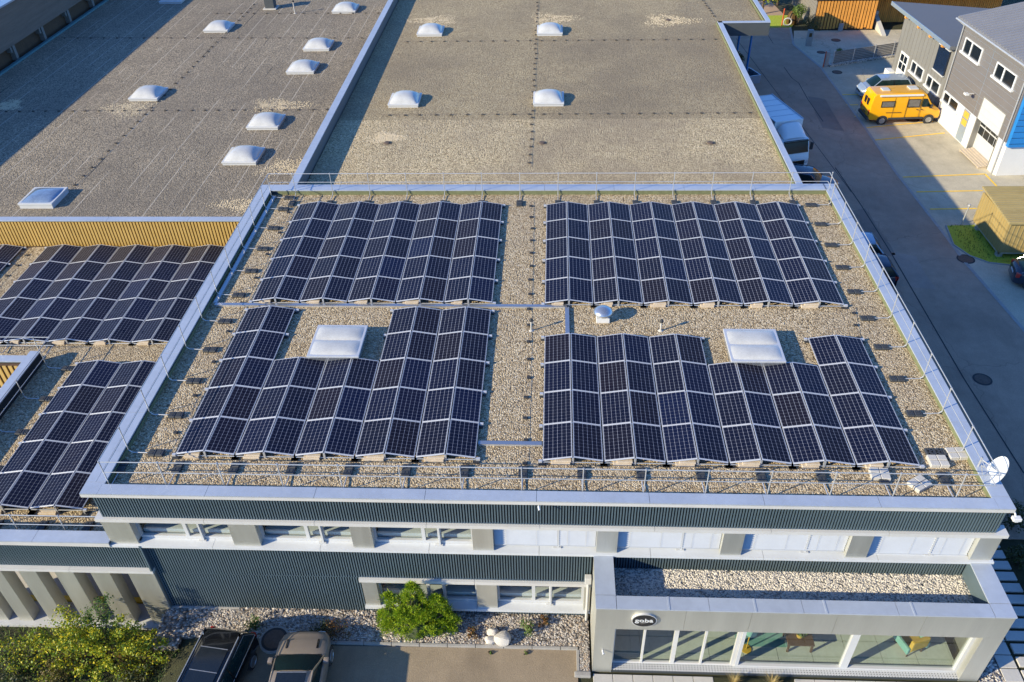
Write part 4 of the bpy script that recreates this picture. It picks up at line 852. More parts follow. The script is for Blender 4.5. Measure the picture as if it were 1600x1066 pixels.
def array(where, x0, y0, z0, colrows, group, rows_txt='row', gz=-.15):
    """colrows: for each pair of columns (first row, last row + 1)"""
    npair = len(colrows); ncol = npair * 2
    for pi_, (r0, r1) in enumerate(colrows):
        for s_ in (0, 1):
            c = pi_ * 2 + s_
            for r in range(r0, r1):
                face = 'west' if s_ == 0 else 'east'
                put_panel(x0, y0, z0, c, r, 'dark solar panel, %s from left, %s row from front, in the %s' % (ORD[c], ORD[r], where), group)
    # racking under the array: one thing
    rk = thing('panel_racking', 'aluminium racking carrying the solar panels of the ' + where, 'racking', (x0 + ncol * HP / 2, y0, gz))
    b = MB(); cl = MB(); lo = MB()
    for pi_, (r0, r1) in enumerate(colrows):
        for r in range(r0, r1 + 1):
            y = y0 + r * RP
            for s_ in (0, 1):
                c = pi_ * 2 + s_; xa, xb = x0 + c * HP, x0 + (c + 1) * HP
                za, zb = (z0, z0 + DZ) if s_ == 0 else (z0 + DZ, z0)
                cl.add([(xa + .03, y - .022, za - .015), (xb - .03, y - .022, zb - .015), (xb - .03, y + .022, zb - .015), (xa + .03, y + .022, za - .015)], [(0, 1, 2, 3)])
                b.cyl((xa, y, z0 - .09), (xb, y, z0 - .09), .022, .022, 5)
            xm = x0 + (pi_ * 2 + 1) * HP; b.box(xm - .035, xm + .035, y - .03, y + .03, gz, z0 + DZ - .045)
            for xe in (x0 + pi_ * 2 * HP, x0 + (pi_ * 2 + 2) * HP): b.box(xe - .03, xe + .03, y - .03, y + .03, gz, z0 - .045); lo.rbox(xe - .12, xe + .12, y - .14, y + .14, gz + .002, gz + .05, .01, 1)
        def ends(k): return k < 0 or k >= npair
        for r in range(r0, r1 + 1):
            y = y0 + r * RP
            if pi_ == 0 or not (colrows[pi_ - 1][0] <= r <= colrows[pi_ - 1][1]): x = x0 + pi_ * 2 * HP; cl.box(x - .12, x + .0, y - .045, y + .045, z0 - .10, z0 - .02)
            if pi_ == npair - 1 or not (colrows[pi_ + 1][0] <= r <= colrows[pi_ + 1][1]): x = x0 + (pi_ * 2 + 2) * HP; cl.box(x, x + .13, y - .045, y + .045, z0 - .10, z0 - .02)
    b.each('support_rail', 'rail', rk); cl.each('clamp', 'frame', rk); lo.each('rubber_pad', 'rubber', rk)
    for pi_ in range(npair):
        for s_ in (0, 1):
            x = x0 + (pi_ * 2 + s_ + (.30 if s_ == 0 else -.0)) * HP
            if s_ == 1: continue
            bb = MB(); wd = rnd.uniform(.45, .70); bb.rbox(x, x + wd, y0 - .10, y0 + .12, gz, gz + .11, .012, 1); bb.rbox(x + .12, x + wd + .03, y0 - .07, y0 + .14, gz + .112, gz + .18, .012, 1)
            tag(bb.build('ballast_block', 'beigeblock'), 'beige ballast pair under the front edge of the %s, %s from left' % (where, ORD[pi_]), 'ballast block', 'ballast blocks under the solar arrays')
G1 = 'solar panels on the office roof'; G2 = 'solar panels on the lower left roof'
array('back right office array', -.018, 8.99, 0, [(0, 5)] * 6, G1)
array('front right office array', 0, 0, 0, [(0, 4)] * 3 + [(0, 3)] * 2 + [(0, 4)], G1)
array('back left office array', -12.53, 9.03, 0, [(0, 5)] * 5, G1)
array('front left office array', -12.55, .06, 0, [(0, 5)] + [(0, 3)] * 2 + [(0, 5)] * 2, G1)
array('back lower array', -25.69 - 2 * HP, 10.41, -3.42, [(0, 5)] * 5, G2, gz=GW)
array('front lower array', -21.19, .26, -3.24, [(0, 5)] * 2, G2, gz=GW)
array('far left lower array', -29.08 - 2 * HP, 10.41, -3.42, [(0, 5)], G2, gz=GW)

# ------------------------------------------------------------------ guard rails with their recycled plastic weights
def weight(mb, x, y, z, along_x=True, n=2):
    for k in range(n):
        o = (k - (n - 1) / 2) * .27
        if along_x: mb.rbox(x + o - .13, x + o + .13, y - .15, y + .15, z, z + .10, .02, 1); mb.box(x + o - .05, x + o + .05, y - .09, y - .03, z + .098, z + .112); mb.box(x + o - .05, x + o + .05, y + .03, y + .09, z + .098, z + .112)
        else: mb.rbox(x - .15, x + .15, y + o - .13, y + o + .13, z, z + .10, .02, 1); mb.box(x - .09, x - .03, y + o - .05, y + o + .05, z + .098, z + .112); mb.box(x + .03, x + .09, y + o - .05, y + o + .05, z + .098, z + .112)
def guard(label, corners, posts, z0, zt, loc, mid=True, rr=.018):
    """posts: (x, y, inward dx, dy); weight sits at the inner end of the foot tube"""
    t = thing('guard_rail', label, 'guard rail', loc)
    b = MB(); b.tube([(x, y, zt) for x, y in corners], rr, 8); b.build('top_rail', 'rail', t, smooth=40)
    if mid: b = MB(); b.tube([(x, y, zt - .48) for x, y in corners], rr * .85, 8); b.build('middle_rail', 'rail', t, smooth=40)
    for i, (x, y, dx, dy) in enumerate(posts):
        b = MB(); L = 1.0
        zf = z0 + .06
        b.tube([(x, y, zt + .02), (x, y, zf + .12), (x + dx * .10, y + dy * .10, zf + .02), (x + dx * .62, y + dy * .62, zf)], .019, 6); b.cyl((x, y, zt - .03), (x, y, zt + .035), .033, .033, 6); b.build('post', 'rail', t, smooth=40)
        b = MB(); weight(b, x + dx * .93, y + dy * .93, z0 + .003, dx != 0); b.build('weight', 'weight', t)
Z0 = -.15
PX_ = [-14.24 + 1.945 * k for k in range(15)]
front = [(x, -1.40, 0, 1) for x in PX_]; back = [(x + .02, 18.62, 0, -1) for x in [-13.04 + 1.942 * k for k in range(15)]]
left = [(-14.22, .16 + 1.885 * k, 1, 0) for k in range(10)] + [(-14.22, 18.3, 1, 0)]; right = [(14.0, .70 + 1.868 * k, -1, 0) for k in range(10)]
guard('galvanised guard rail running round the whole office roof', [(-14.25, -1.40), (14.02, -1.40), (14.02, 18.62), (-14.25, 18.62), (-14.25, -1.40)], front[1:] + [(-14.22, -1.40, 0, 1)] + back + left + right, Z0, 1.10, (0, 8, Z0))
guard('galvanised guard rail along the front edge of the lower left roof', [(-22.3, -1.33), (-14.95, -1.33)], [(-14.85 - 1.72 * k - .1, -1.33, 0, 1) for k in range(5)], GW, -1.72, (-18, -1.3, GW), True)
guard('guard rail along the light well edge of the lower left roof', [(-22.62, -1.3), (-22.62, 9.5), (-42, 9.5)], [(-22.60, 8.55 - 2.05 * k, 1, 0) for k in range(5)] + [(-23.4 - 1.9 * k, 9.5, 0, 1) for k in range(6)], GW, GW + 1.1, (-24, 8, GW))

# ------------------------------------------------------------------ skylights
def dome_pt(u, v, W, h):
    x = (u - .5) * 2; y = (v - .5) * 2
    k = (1 - abs(x) ** 2.4) * (1 - abs(y) ** 2.4); return (x * W / 2, y * W / 2, h * max(0, k) ** .62)
def skylight(name, label, c, W, h, base, mat, group, L=None):
    t = thing(name, label, 'skylight', c, 0, group); L = L or W
    b = MB(); b.box(-W / 2 - .05, W / 2 + .05, -L / 2 - .05, L / 2 + .05, 0, base - .05); b.build('upstand', 'whiteframe', t, False)
    b = MB(); b.rbox(-W / 2 - .09, W / 2 + .09, -L / 2 - .09, L / 2 + .09, base - .05, base + .05, .02); b.build('frame', 'whiteframe', t, False)
    b = MB(); b.grid(lambda u, v: (lambda p: (p[0], p[1] * L / W, base + .035 + p[2]))(dome_pt(u, v, W, h)), 18, 18); b.build('dome', mat, t, False, smooth=80)
    return t
sk = None
LBL = ['far right of the left hall roof, nearest the divider top', ]
LD = [((337, 51), 'white domed skylight in the far left row, beside the big shadow'), ((224, 158), 'white domed skylight in the left row with a pale gravel patch before it'), ((494, 80), 'white domed skylight by the divider, second from the back on the left hall'),
      ((469, 116), 'white domed skylight by the divider, third from the back on the left hall'), ((410, 203), 'white domed skylight on the left hall just before a pale gravel patch'), ((374, 258), 'white domed skylight on the left hall nearest the office roof'), ((537, 21), 'white domed skylight on the left hall farthest back beside the divider'), ((266, 6), 'white skylight lying inside the big shadow at the back of the left hall')]
proto = None
for (px, py), lab in LD:
    c = atz(px, py, HZ + .02); c = Vector((c.x, c.y + 1.03, HZ))
    if proto is None: proto = skylight('skylight_dome', lab, c, 1.95, .44, .17, 'dome', 'domed skylights on the halls')
    else: dup(proto, c, 0, lab, 'domed skylights on the halls')
for (px, py), lab in [((630, 168), 'white domed skylight left of the seam on the right hall, front row'), ((671, 57), 'white domed skylight left of the seam on the right hall, back row'), ((857, 166), 'white domed skylight beside the dotted seam on the right hall, front row'), ((859, 56), 'white domed skylight beside the dotted seam on the right hall, back row')]:
    c = atz(px, py, HG + .02); o = dup(proto, (c.x, c.y + .96, HG), 0, lab, 'domed skylights on the halls'); o.scale = (.93, .93, 1)
c = atz(55, 320, HZ + .25); skylight('glass_skylight', 'square glass skylight in a white frame at the front left of the left hall roof', (c.x, c.y + .95, HZ), 1.8, .16, .28, 'domeglass', None)
def hatch(x, y, lab):
    t = thing('roof_hatch', lab, 'skylight', (x, y, -.15), 0, 'large skylights on the office roof'); W, L = 1.90, 1.86; base = .42
    b = MB(); b.box(-W / 2, W / 2, -L / 2, L / 2, 0, base - .06); b.build('upstand', 'zinc', t, False)
    b = MB(); b.rbox(-W / 2 - .07, W / 2 + .07, -L / 2 - .07, L / 2 + .07, base - .06, base + .03, .02); b.build('frame', 'frame', t, False)
    for s_ in (-1, 1):
        b = MB(); hl = L / 2 - .01
        b.grid(lambda u, v: (lambda p: (p[0], s_ * hl / 2 + p[1] * hl / W, base + .02 + p[2]))(dome_pt(u, v, W, .11)), 16, 10); b.build('dome', 'dome', t, False, smooth=80)
hatch(-8.12, 5.98, 'large double vaulted skylight inside the front left panel array'); hatch(8.06, 5.90, 'large double vaulted skylight inside the front right panel array')
# roof vent, pipes, trays
vc = atz(942, 505, -.15)
t = thing('roof_vent', 'round metal mushroom vent with a white base beside the panels', 'vent', (vc.x, vc.y + .2, -.15))
b = MB(); b.rbox(-.27, .27, -.22, .22, 0, .20, .02); b.build('base', 'white', t, False); b = MB(); b.lathe([(.17, .2), (.17, .42)], (0, 0, 0), 16); b.build('neck', 'zinc', t, False)
b = MB(); b.lathe([(.36, .38), (.40, .42), (.39, .47), (.30, .56), (.16, .63), (.01, .65)], (0, 0, 0), 24); b.build('cap', 'zinc', t, False, smooth=60)
def stub(px, py, z, h, lab, m='rubber', r=.035):
    c = atz(px, py, z); t = thing('vent_pipe', lab, 'pipe', (c.x, c.y, z)); b = MB(); b.cyl((0, 0, 0), (0, 0, h), r, r, 8); b.build('pipe', 'slab' if m == 'rubber' else m, t, False)
    b = MB(); b.lathe([(r * 2, h - .02), (r * 2.2, h + .05), (r * 1.2, h + .12), (.01, h + .13)], (0, 0, 0), 10); b.build('cap', m, t, False); b = MB(); b.lathe([(r * 3, 0), (r * 1.3, .05)], (0, 0, 0), 10); b.build('collar', 'slab', t, False)
stub(1032, 517, -.15, .45, 'short vent pipe with a dark cap right of the mushroom vent'); stub(830, 517, -.15, .5, 'short black vent pipe on the gravel walkway between the arrays', 'rubber', .03); stub(461, 21, HZ, 1.0, 'thin black pipe at the back of the left hall roof beside the chimney box', 'rubber', .05)
c = atz(421, 16, HZ); t = thing('chimney_box', 'dark square chimney box at the back of the left hall roof', 'chimney', (c.x, c.y + .6, HZ)); b = MB(); b.rbox(-.42, .42, -.42, .42, .1, 1.25, .02); b.build('housing', 'darkwall', t, False); b = MB(); b.rbox(-.6, .6, -.6, .6, 0, .1, .02); b.build('base', 'slab', t, False); b = MB(); b.rbox(-.5, .5, -.5, .5, 1.25, 1.32, .02); b.build('lid', 'darkwall', t, False)
def tray(lab, pts, wd=.17):
    t = thing('cable_tray', lab, 'cable tray', (*pts[0], -.15)); b = MB(); lid = MB()
    for (x0, y0), (x1, y1) in zip(pts, pts[1:]):
        if abs(x1 - x0) > abs(y1 - y0): b.box(min(x0, x1) , max(x0, x1), y0 - wd / 2 + .01, y0 + wd / 2 - .01, -.14, -.06); lid.box(min(x0, x1) - .0, max(x0, x1), y0 - wd / 2, y0 + wd / 2, -.06, -.048)
        else: b.box(x0 - wd / 2 + .01, x0 + wd / 2 - .01, min(y0, y1), max(y0, y1) - wd / 2, -.14, -.061); lid.box(x0 - wd / 2, x0 + wd / 2, min(y0, y1), max(y0, y1) - wd / 2, -.061, -.049)
    b.build('channel', 'rail', t); lid.build('lid', 'zinc', t)
tray('long metal cable tray crossing the roof between the front and back arrays', [(-14.1, 8.86), (.93, 8.86), (.93, 6.78)]); tray('short metal cable tray between the two front arrays', [(-2.20, .83), (-.02, .83)]); tray('metal cable tray along the left parapet of the office roof', [(-14.12, 8.96), (-14.12, 18.5)])
# lightning conductor wires with holders
M['holder'] = plain('faded_plastic', (.075, .068, .058), .8, 0, .4, 3)
def conductor(lab, a, b_, z, n, sk=.05):
    t = thing('lightning_conductor', lab, 'conductor wire', (*a, z)); a = Vector((*a, z)); e = Vector((*b_, z)); m_ = MB(); pts = [a + (e - a) * (k / 40) + Vector((rnd.uniform(-.02, .02), rnd.uniform(-.02, .02), .07)) for k in range(41)]
    m_.tube(pts, .006, 4); m_.build('wire', 'iron', t)
    for k in range(n):
        p = a + (e - a) * ((k + .5) / n); q = MB(); j = rnd.uniform(-.05, .05); q.rbox(p.x - .08 + j, p.x + .08 + j, p.y - .07, p.y + .07, z, z + .07, .02, 1); q.build('holder', 'holder' if z != -.15 else 'rubber', t)
def cpx(lab, p, q, z, n): a = atz(*p, z); c = atz(*q, z); conductor(lab, (a.x, a.y), (c.x, c.y), z, n)
cpx('lightning conductor along the length of the right hall roof', (828, 262), (841, -20), HG, 34); cpx('front lightning conductor across the right hall roof', (596, 181), (1184, 177), HG, 24); cpx('back lightning conductor across the right hall roof', (628, 66), (1128, 62), HG, 26)
cpx('front lightning conductor across the left hall roof', (-20, 175), (520, 172), HZ, 26); cpx('back lightning conductor across the left hall roof', (70, 60), (576, 60), HZ, 24); cpx('lightning conductor along the length of the left hall roof', (110, 297), (400, 5), HZ, 32); cpx('rearmost lightning conductor across the left hall roof', (330, 22), (600, 21), HZ, 14)
cpx('short lightning conductor on the far right corner of the hall roof', (1097, 0), (1117, 28), HG, 7)
conductor('lightning conductor in the gravel walkway between the arrays', (-.55, -.6), (-.75, 18.0), -.15, 17); conductor('lightning conductor left of the panels on the office roof', (-12.95, .2), (-12.95, 17.8), -.15, 9); conductor('lightning conductor in the gravel left of the lower back array', (-28.6, 18.6), (-28.6, 10.5), GW, 8)
cpx('short lightning conductor in the gravel right of the back array', (1333, 481), (1345, 560), -.15, 4)
for px, py, lab in [(605, 224, 'left'), (847, 224, 'middle'), (1110, 224, 'right'), (1044, 32, 'rear')]:
    c = atz(px, py, HG); t = thing('roof_drain', 'small dark roof drain in a pale patch of hall gravel, %s one' % lab, 'drain', (c.x, c.y, HG)); b = MB(); b.lathe([(.20, .0), (.20, .05), (.12, .09), (.01, .09)], (0, 0, 0), 14); b.build('strainer', 'iron', t, False); b = MB(); b.lathe([(.42, 0), (.42, .008), (.2, .012)], (0, 0, 0), 18, 1.1, .8); b.build('stone_ring', 'gravel_hall', t, False)
# pale wash patches of gravel on the halls (thin spread of fresh stone)
pt = MB()
def patch(px, py, rx, ry, z):
    c = atz(px, py, z); n = 900
    for k in range(n):
        a = rnd.uniform(0, 6.283); rr = math.sqrt(rnd.random()) * (1 + .3 * math.sin(3 * a + px)) * rnd.uniform(.6, 1.1); x, y = c.x + rx * rr * math.cos(a), c.y + ry * rr * math.sin(a); s_ = rnd.uniform(.02, .05)
        pt.add([(x - s_, y - s_ * .7, z + .004), (x + s_ * .8, y - s_, z + .004), (x + s_, y + s_ * .9, z + .004), (x - s_ * .6, y + s_, z + .004), (x, y, z + .03)], [(0, 1, 4), (1, 2, 4), (2, 3, 4), (3, 0, 4)])
for a in ((200, 170, 1.9, 1.5, HZ), (435, 165, 2.2, 1.3, HZ), (10, 165, 1.2, 1.0, HZ), (677, 32, 2.2, 1.2, HG), (862, 30, 2.0, 1.6, HG), (1045, 32, 2.2, 1.6, HG), (605, 215, 1.0, .8, HG), (455, 262, 2.0, 1.2, HZ), (395, 320, 2.2, 1.0, HZ)): patch(*a)
M['loose'] = plain('loose_stone', (.60, .50, .34), .9, 0, .2, 9); struct(pt.build('loose_gravel', 'loose'), 'stuff')
# satellite dish on the right front corner
t = thing('satellite_dish', 'white satellite dish on a mast at the right front corner of the roof', 'satellite dish', (14.15, -.15, -.1))
b = MB(); b.cyl((14.15, -.12, -.15), (14.15, -.12, .55), .03, .03, 10); b.tube([(14.15, -.12, .45), (14.46, -.56, .42)], .025, 6); b.build('mast', 'rail', t)
b = MB(); prof = [(r_, .09 * (r_ / .47) ** 2) for r_ in (.001, .10, .20, .29, .37, .43, .47)]; b.lathe(prof + [(.47, .078), (.28, .02), (.001, -.012)], (0, 0, 0), 32, 1.0, 1.12)
mt = Matrix.Translation((14.50, -.62, .42)) @ Vector((-.82, .20, .35)).to_track_quat('Z', 'Y').to_matrix().to_4x4(); b.xf(mt); b.build('reflector', 'white', t, smooth=50)
b = MB(); e_ = mt @ Vector((0, -.1, .55)); b.tube([mt @ Vector((0, -.5, .15)), e_], .015, 6); b.cyl(e_, e_ + (mt.to_3x3() @ Vector((0, .03, -.12))), .04, .03, 8); b.build('feed_arm', 'rail', t)
# stacks of pale slabs left on the gravel
def slabs(px, py, rz, lab, n=4, high=1):
    c = atz(px, py, -.1); t = thing('slab_stack', lab, 'concrete slabs', (c.x, c.y, -.15), rz, 'pale concrete slabs on the office roof')
    for k in range(n):
        x, y = (k % 2 - .5) * .31, (k // 2 - .5) * .25; b = MB(); b.rbox(x - .145, x + .145, y - .115, y + .115, 0, .15, .012, 1); b.build('slab', 'slab', t, False)
slabs(1465, 722, 0, 'four pale concrete slabs beside the front right corner of the panels'); slabs(1494, 710, R(4), 'four pale concrete slabs next to the right parapet on the roof'); slabs(1374, 742, R(-5), 'pale concrete slabs under the front guard rail below the panel edge', 4); slabs(1436, 757, R(32), 'turned stack of pale concrete slabs in the front right gravel corner', 4)
c = atz(1467, 709, -.12); b = MB(); weight(b, c.x, c.y, -.147, True, 3); tag(b.build('spare_weight', 'weight'), 'loose dark plastic weight lying behind the pale slabs', 'weight')
c = atz(1512, 774, -.12)
# ------------------------------------------------------------------ vehicles (local +x is forward, z = 0 on the ground)
def loft(mb, rings, cap=True):
    n = len(rings[0]); o = len(mb.v); vs = [q for r_ in rings for q in r_]
    fs = [(j * n + i, j * n + (i + 1) % n, (j + 1) * n + (i + 1) % n, (j + 1) * n + i) for j in range(len(rings) - 1) for i in range(n)]
    if cap: fs += [tuple(range(n))[::-1], tuple((len(rings) - 1) * n + i for i in range(n))]
    mb.add(vs, fs)
def wheel(par, x, y, r, wd=.2, rim='rim'):
    s_ = 1 if y > 0 else -1
    b = MB(); prof = [(r * .62, -wd / 2), (r * .93, -wd / 2), (r, -wd / 2 + .03), (r, wd / 2 - .03), (r * .93, wd / 2), (r * .62, wd / 2)]
    b.lathe(prof, (0, 0, 0), 22); mt = Matrix.Translation((x, y, r)) @ Matrix.Rotation(R(90), 4, 'X'); b.xf(mt); o = b.build('wheel', 'rubber', par, False, smooth=50)
    b = MB(); yo = y + s_ * (wd / 2 + .003)
    b.lathe([(r * .64, -.02), (r * .64, .022), (r * .58, .026), (r * .55, .0), (.02, .0)], (0, 0, 0), 22)
    for k in range(5):
        a = k * 2 * math.pi / 5; q = Vector((math.cos(a), math.sin(a), 0)); p = Vector((-q.y, q.x, 0)) * r * .10
        b.add([q * .03 - p + Vector((0, 0, .024)), q * .03 + p + Vector((0, 0, .024)), q * r * .6 + p + Vector((0, 0, .018)), q * r * .6 - p + Vector((0, 0, .018))], [(0, 1, 2, 3)])
    b.xf(Matrix.Translation((x, yo, r)) @ Matrix.Rotation(R(-90 * s_), 4, 'X')); b.build('rim', rim, o, False)
def car(name, label, cat, loc, rz, paint, L, W, H, hood, xA, xB, xC, xD, belt, group=None, rails=False, sunroof=False, rr=.32, hoodz=None, vents=False, tail=True, cl='carglass'):
    t = thing(name, label, cat, loc, rz, group); hz = hoodz or belt - .08; w = W / 2
    tailz = belt + .02 if xD < -L / 2 + .45 else belt - .05
    st = [(-L / 2, .72, .66), (-L / 2 + .05, tailz - .16, .80), (-L / 2 + .13, tailz - .07, .89), (-L / 2 + .28, tailz - .01, .96), (xD, tailz, .985), (xC, belt, 1), (0, belt, 1), (xA - .35, belt, 1), (xA, belt - .01, .995), ((xA + L / 2) / 2, hz + .02, .975), (L / 2 - .50, hz - .03, .95), (L / 2 - .30, hz - .07, .90), (L / 2 - .14, hz - .14, .80), (L / 2 - .03, hz - .30, .64), (L / 2, .45, .52)]
    st = sorted(st); rings = []
    for x, zt, k in st:
        ww = w * k; zt = max(zt, .46); side = [(0, zt + .025), (.5 * ww, zt + .015), (.82 * ww, zt - .012), (.95 * ww, zt - .06), (ww * .995, zt - .16 if zt > .65 else zt - .08), (ww, min(.56, zt - .12)), (ww * .985, .36), (ww * .92, .24)]
        rings.append([(x, y, z) for y, z in side] + [(x, -y, z) for y, z in side[::-1][:-1]])
    b = MB(); loft(b, rings); b.build('body', paint, t, False, smooth=38)
    wb, wr = w * .93, w * .73; zb, zr = belt - .015, H - .05
    c = lambda x, y, z: Vector((x, y, z))
    A, B_, C_, D = (xA, wb * .96, zb), (xB, wr, zr), (xC, wr, zr), (xD, wb * .94, zb)
    def bil(p, q, s_, u_, bulge):   # p,q lower pair, s,u upper pair
        p, q, s_, u_ = map(Vector, (p, q, s_, u_)); nrm = (q - p).cross(s_ - p).normalized()
        def fn(u, v): return (p * (1 - u) + q * u) * (1 - v) + (s_ * (1 - u) + u_ * u) * v + nrm * bulge * (1 - (2 * u - 1) ** 2) + nrm * bulge * .4 * (1 - (2 * v - 1) ** 2)
        return fn
    m = lambda p: (p[0], -p[1], p[2])
    b = MB(); b.grid(bil(m(A), A, m(B_), B_, .07), 8, 4); b.build('windscreen', cl, t, False, smooth=True)
    b = MB(); b.grid(bil(D, m(D), C_, m(C_), .06), 8, 4); b.build('rear_window', cl, t, False, smooth=True)
    for s_ in (1, -1):
        f = (lambda p: p) if s_ > 0 else m
        b = MB(); b.grid(bil(f(A), f(D), f(B_), f(C_), .035) if s_ > 0 else bil(f(D), f(A), f(C_), f(B_), .035), 8, 3); b.build('side_window', cl, t, False, smooth=True)
        b = MB(); q = [Vector(f(v)) for v in (A, B_, C_, D)]
        b.tube([q[0] + Vector((.02, 0, -.02)), q[1] + Vector((0, 0, .01))], .035, 6); b.tube([q[1], q[2]], .035, 6); b.tube([q[2], q[3] + Vector((-.02, 0, -.02))], .05, 6)
        b.build('roof_pillar', paint, t, False, smooth=50)
        xm = (xB + xC) / 2 * .5 + (xA + xD) / 2 * .5; b = MB(); e0 = Vector((xm, s_ * (wb + .03), zb)); e1 = Vector((xm, s_ * (wr + .02), zr)); b.tube([e0, e1], .035, 5); b.build('door_pillar', 'black', t, False)
        b = MB(); b.rbox(xA - .32, xA - .12, s_ * (w + .03) - .09, s_ * (w + .03) + .09, belt - .02, belt + .13, .035); b.build('wing_mirror', paint, t, False, smooth=50)
        b = MB(); b.rbox(L / 2 - .40, L / 2 - .055, s_ * w * .55 - .14, s_ * w * .55 + .14, hz - .33, hz - .20, .05); b.build('headlight', 'lamp', t, False, smooth=50)
        b = MB(); b.rbox(-L / 2 + .03, -L / 2 + .30, s_ * w * .82 - .10, s_ * w * .82 + .085, tailz - .34, tailz - .08, .045); b.build('tail_light', 'red', t, False, smooth=50)
        for xw in (L / 2 - .82, -L / 2 + .80): wheel(t, xw, s_ * (w - .09), rr)
        b = MB(); b.rbox(xm + .08, xm + .24, s_ * (w + .004) - .012, s_ * (w + .004) + .012, belt - .2, belt - .165, .006); b.build('door_handle', paint, t, False)
    b = MB(); x0, x1 = xC - .04, xB + .04
    b.grid(lambda u, v: (x0 + (x1 - x0) * u, (v - .5) * 2 * (wr + .03) * (1 - .22 * max(0, (.2 - u) / .2) ** 2 - .10 * max(0, (u - .85) / .15) ** 2), zr + .005 + .055 * (1 - (2 * v - 1) ** 4) * (1 - .6 * (2 * u - 1) ** 4)), 10, 8); b.build('roof', paint, t, False, smooth=True)
    if sunroof:
        b = MB(); xs0, xs1 = x0 + (x1 - x0) * .28, x1 - .10; b.grid(lambda u, v: (xs0 + (xs1 - xs0) * u, (v - .5) * 2 * wr * .72, zr + .072 + .004 * (1 - (2 * v - 1) ** 2)), 3, 3); b.build('sunroof', 'darkglass', t, False, smooth=True)
        for q_ in (xs0, (xs0 + xs1) / 2, xs1): b = MB(); b.box(q_ - .012, q_ + .012, -wr * .72, wr * .72, zr + .070, zr + .079); b.build('sunroof_seam', 'rim', t, False)
    if rails:
        for s_ in (1, -1): b = MB(); b.tube([(x1 - .15, s_ * wr * .97, zr + .03), (x1 - .28, s_ * wr * .97, zr + .10), (x0 + .2, s_ * wr * .97, zr + .10), (x0 + .25, s_ * wr * .93, zr + .03)], .018, 6); b.build('roof_rail', 'rail', t, False)
        for s_ in (1, -1): b = MB(); b.tube([(xA, s_ * (wb + .02), zb + .01), (xD, s_ * (wb + .02), zb + .01), (xC - .02, s_ * (wr + .045), zr - .06), (xB, s_ * (wr + .045), zr - .06)], .010, 5); b.build('window_trim', 'rim', t, False)
    if vents:
        for s_ in (1, -1): b = MB(); b.rbox(xA + .28, xA + .62, s_ * w * .58 - .035, s_ * w * .58 + .035, belt - .06, belt + .012, .012); b.build('bonnet_vent', 'black', t, False)
        b = MB(); b.box(xA - .04, xA + .05, -w * .8, w * .8, belt - .04, belt + .012); b.build('wiper_cowl', 'black', t, False)
    b = MB(); b.box(-L / 2 - .012, -L / 2 + .02, -.26, .26, .60, .71); b.build('number_plate', 'white', t, False)
    b = MB(); b.rbox(L / 2 - .10, L / 2 + .0, -w * .45, w * .45, .42, .60, .03); b.build('grille', 'black', t, False)
    return t
car('parked_car', 'black estate car with chrome roof rails parked tail first against the gravel bed', 'car', (-11.08, -5.52, GF), R(-97), 'black', 4.75, 1.84, 1.55, 1.2, 1.25, .55, -1.85, -2.20, .98, rails=True, sunroof=True)
car('parked_car', 'bronze brown car with black bonnet vents parked nose first beside the gravel bed', 'car', (-8.15, -5.28, GF), R(92), 'bronze', 4.55, 1.84, 1.40, 1.6, 1.12, .30, -1.2, -1.95, .93, vents=True, sunroof=True, hoodz=.88, rr=.34)
car('parked_car', 'silver blue compact car parked behind the yellow van by the grey workshop', 'car', (27.35, 47.75, GR), R(183), 'silver', 4.15, 1.75, 1.58, 1.0, 1.28, .60, -1.55, -1.95, .98)
car('parked_car', 'dark navy car beyond the railing corner in front of the white truck', 'car', (17.15, 31.55, GR), R(-22), 'navy', 4.5, 1.8, 1.46, 1.2, 1.0, .35, -1.3, -1.9, .95)
car('parked_car', 'light blue car whose tail shows beyond the right parapet, ahead of the navy one', 'car', (17.45, 22.95, GR), R(176), 'silver', 4.1, 1.74, 1.50, 1.0, 1.1, .5, -1.5, -1.95, .96)
car('parked_car', 'dark navy hatchback whose red tail light shows beyond the right parapet', 'car', (17.55, 20.5, GR), R(178), 'navy', 4.1, 1.74, 1.50, 1.0, 1.1, .5, -1.5, -1.95, .96)
car('parked_car', 'dark blue car with a white number plate at the right picture edge by the grass', 'car', (28.35, 20.3, GR), R(-14), 'navy', 4.4, 1.8, 1.46, 1.2, 1.0, .35, -1.3, -1.9, .95)
M['vanpane'] = plain('curtained_pane', (.15, .14, .13), .3, 0, .5, 3)
# yellow camper van
VN = thing('camper_van', 'yellow high roofed camper van with a white awning parked nose to the workshop', 'van', (27.10, 42.98, GR), R(3))
VN.scale = (.96, .96, .91)
def vy(z): return .98 * (1 - .11 * max(0, z - 1.15) / 1.5)
prof = [(-2.82, .52), (-2.88, .9), (-2.86, 1.7), (-2.74, 2.40), (-2.60, 2.60), (.95, 2.66), (1.38, 2.52), (2.02, 1.58), (2.55, 1.30), (2.80, 1.05), (2.86, .62), (2.76, .42), (-2.7, .42)]
bm = bmesh.new(); vs0 = [bm.verts.new((x, -1, z)) for x, z in prof]; vs1 = [bm.verts.new((x, 1, z)) for x, z in prof]; n = len(prof)
bm.faces.new(vs0); bm.faces.new(vs1[::-1])
for i in range(n): bm.faces.new((vs0[i], vs1[i], vs1[(i + 1) % n], vs0[(i + 1) % n]))
bmesh.ops.recalc_face_normals(bm, faces=bm.faces)
bmesh.ops.bevel(bm, geom=[e for e in bm.edges if abs(e.verts[0].co.y - e.verts[1].co.y) < .01], offset=.09, segments=3, affect='EDGES', profile=.6)
for v in bm.verts: v.co.y *= vy(v.co.z) * (1 - .10 * max(0, v.co.x - 1.9))
b = MB(); b.addbm(bm); body = b.build('body', 'yellow', VN, False, smooth=35)
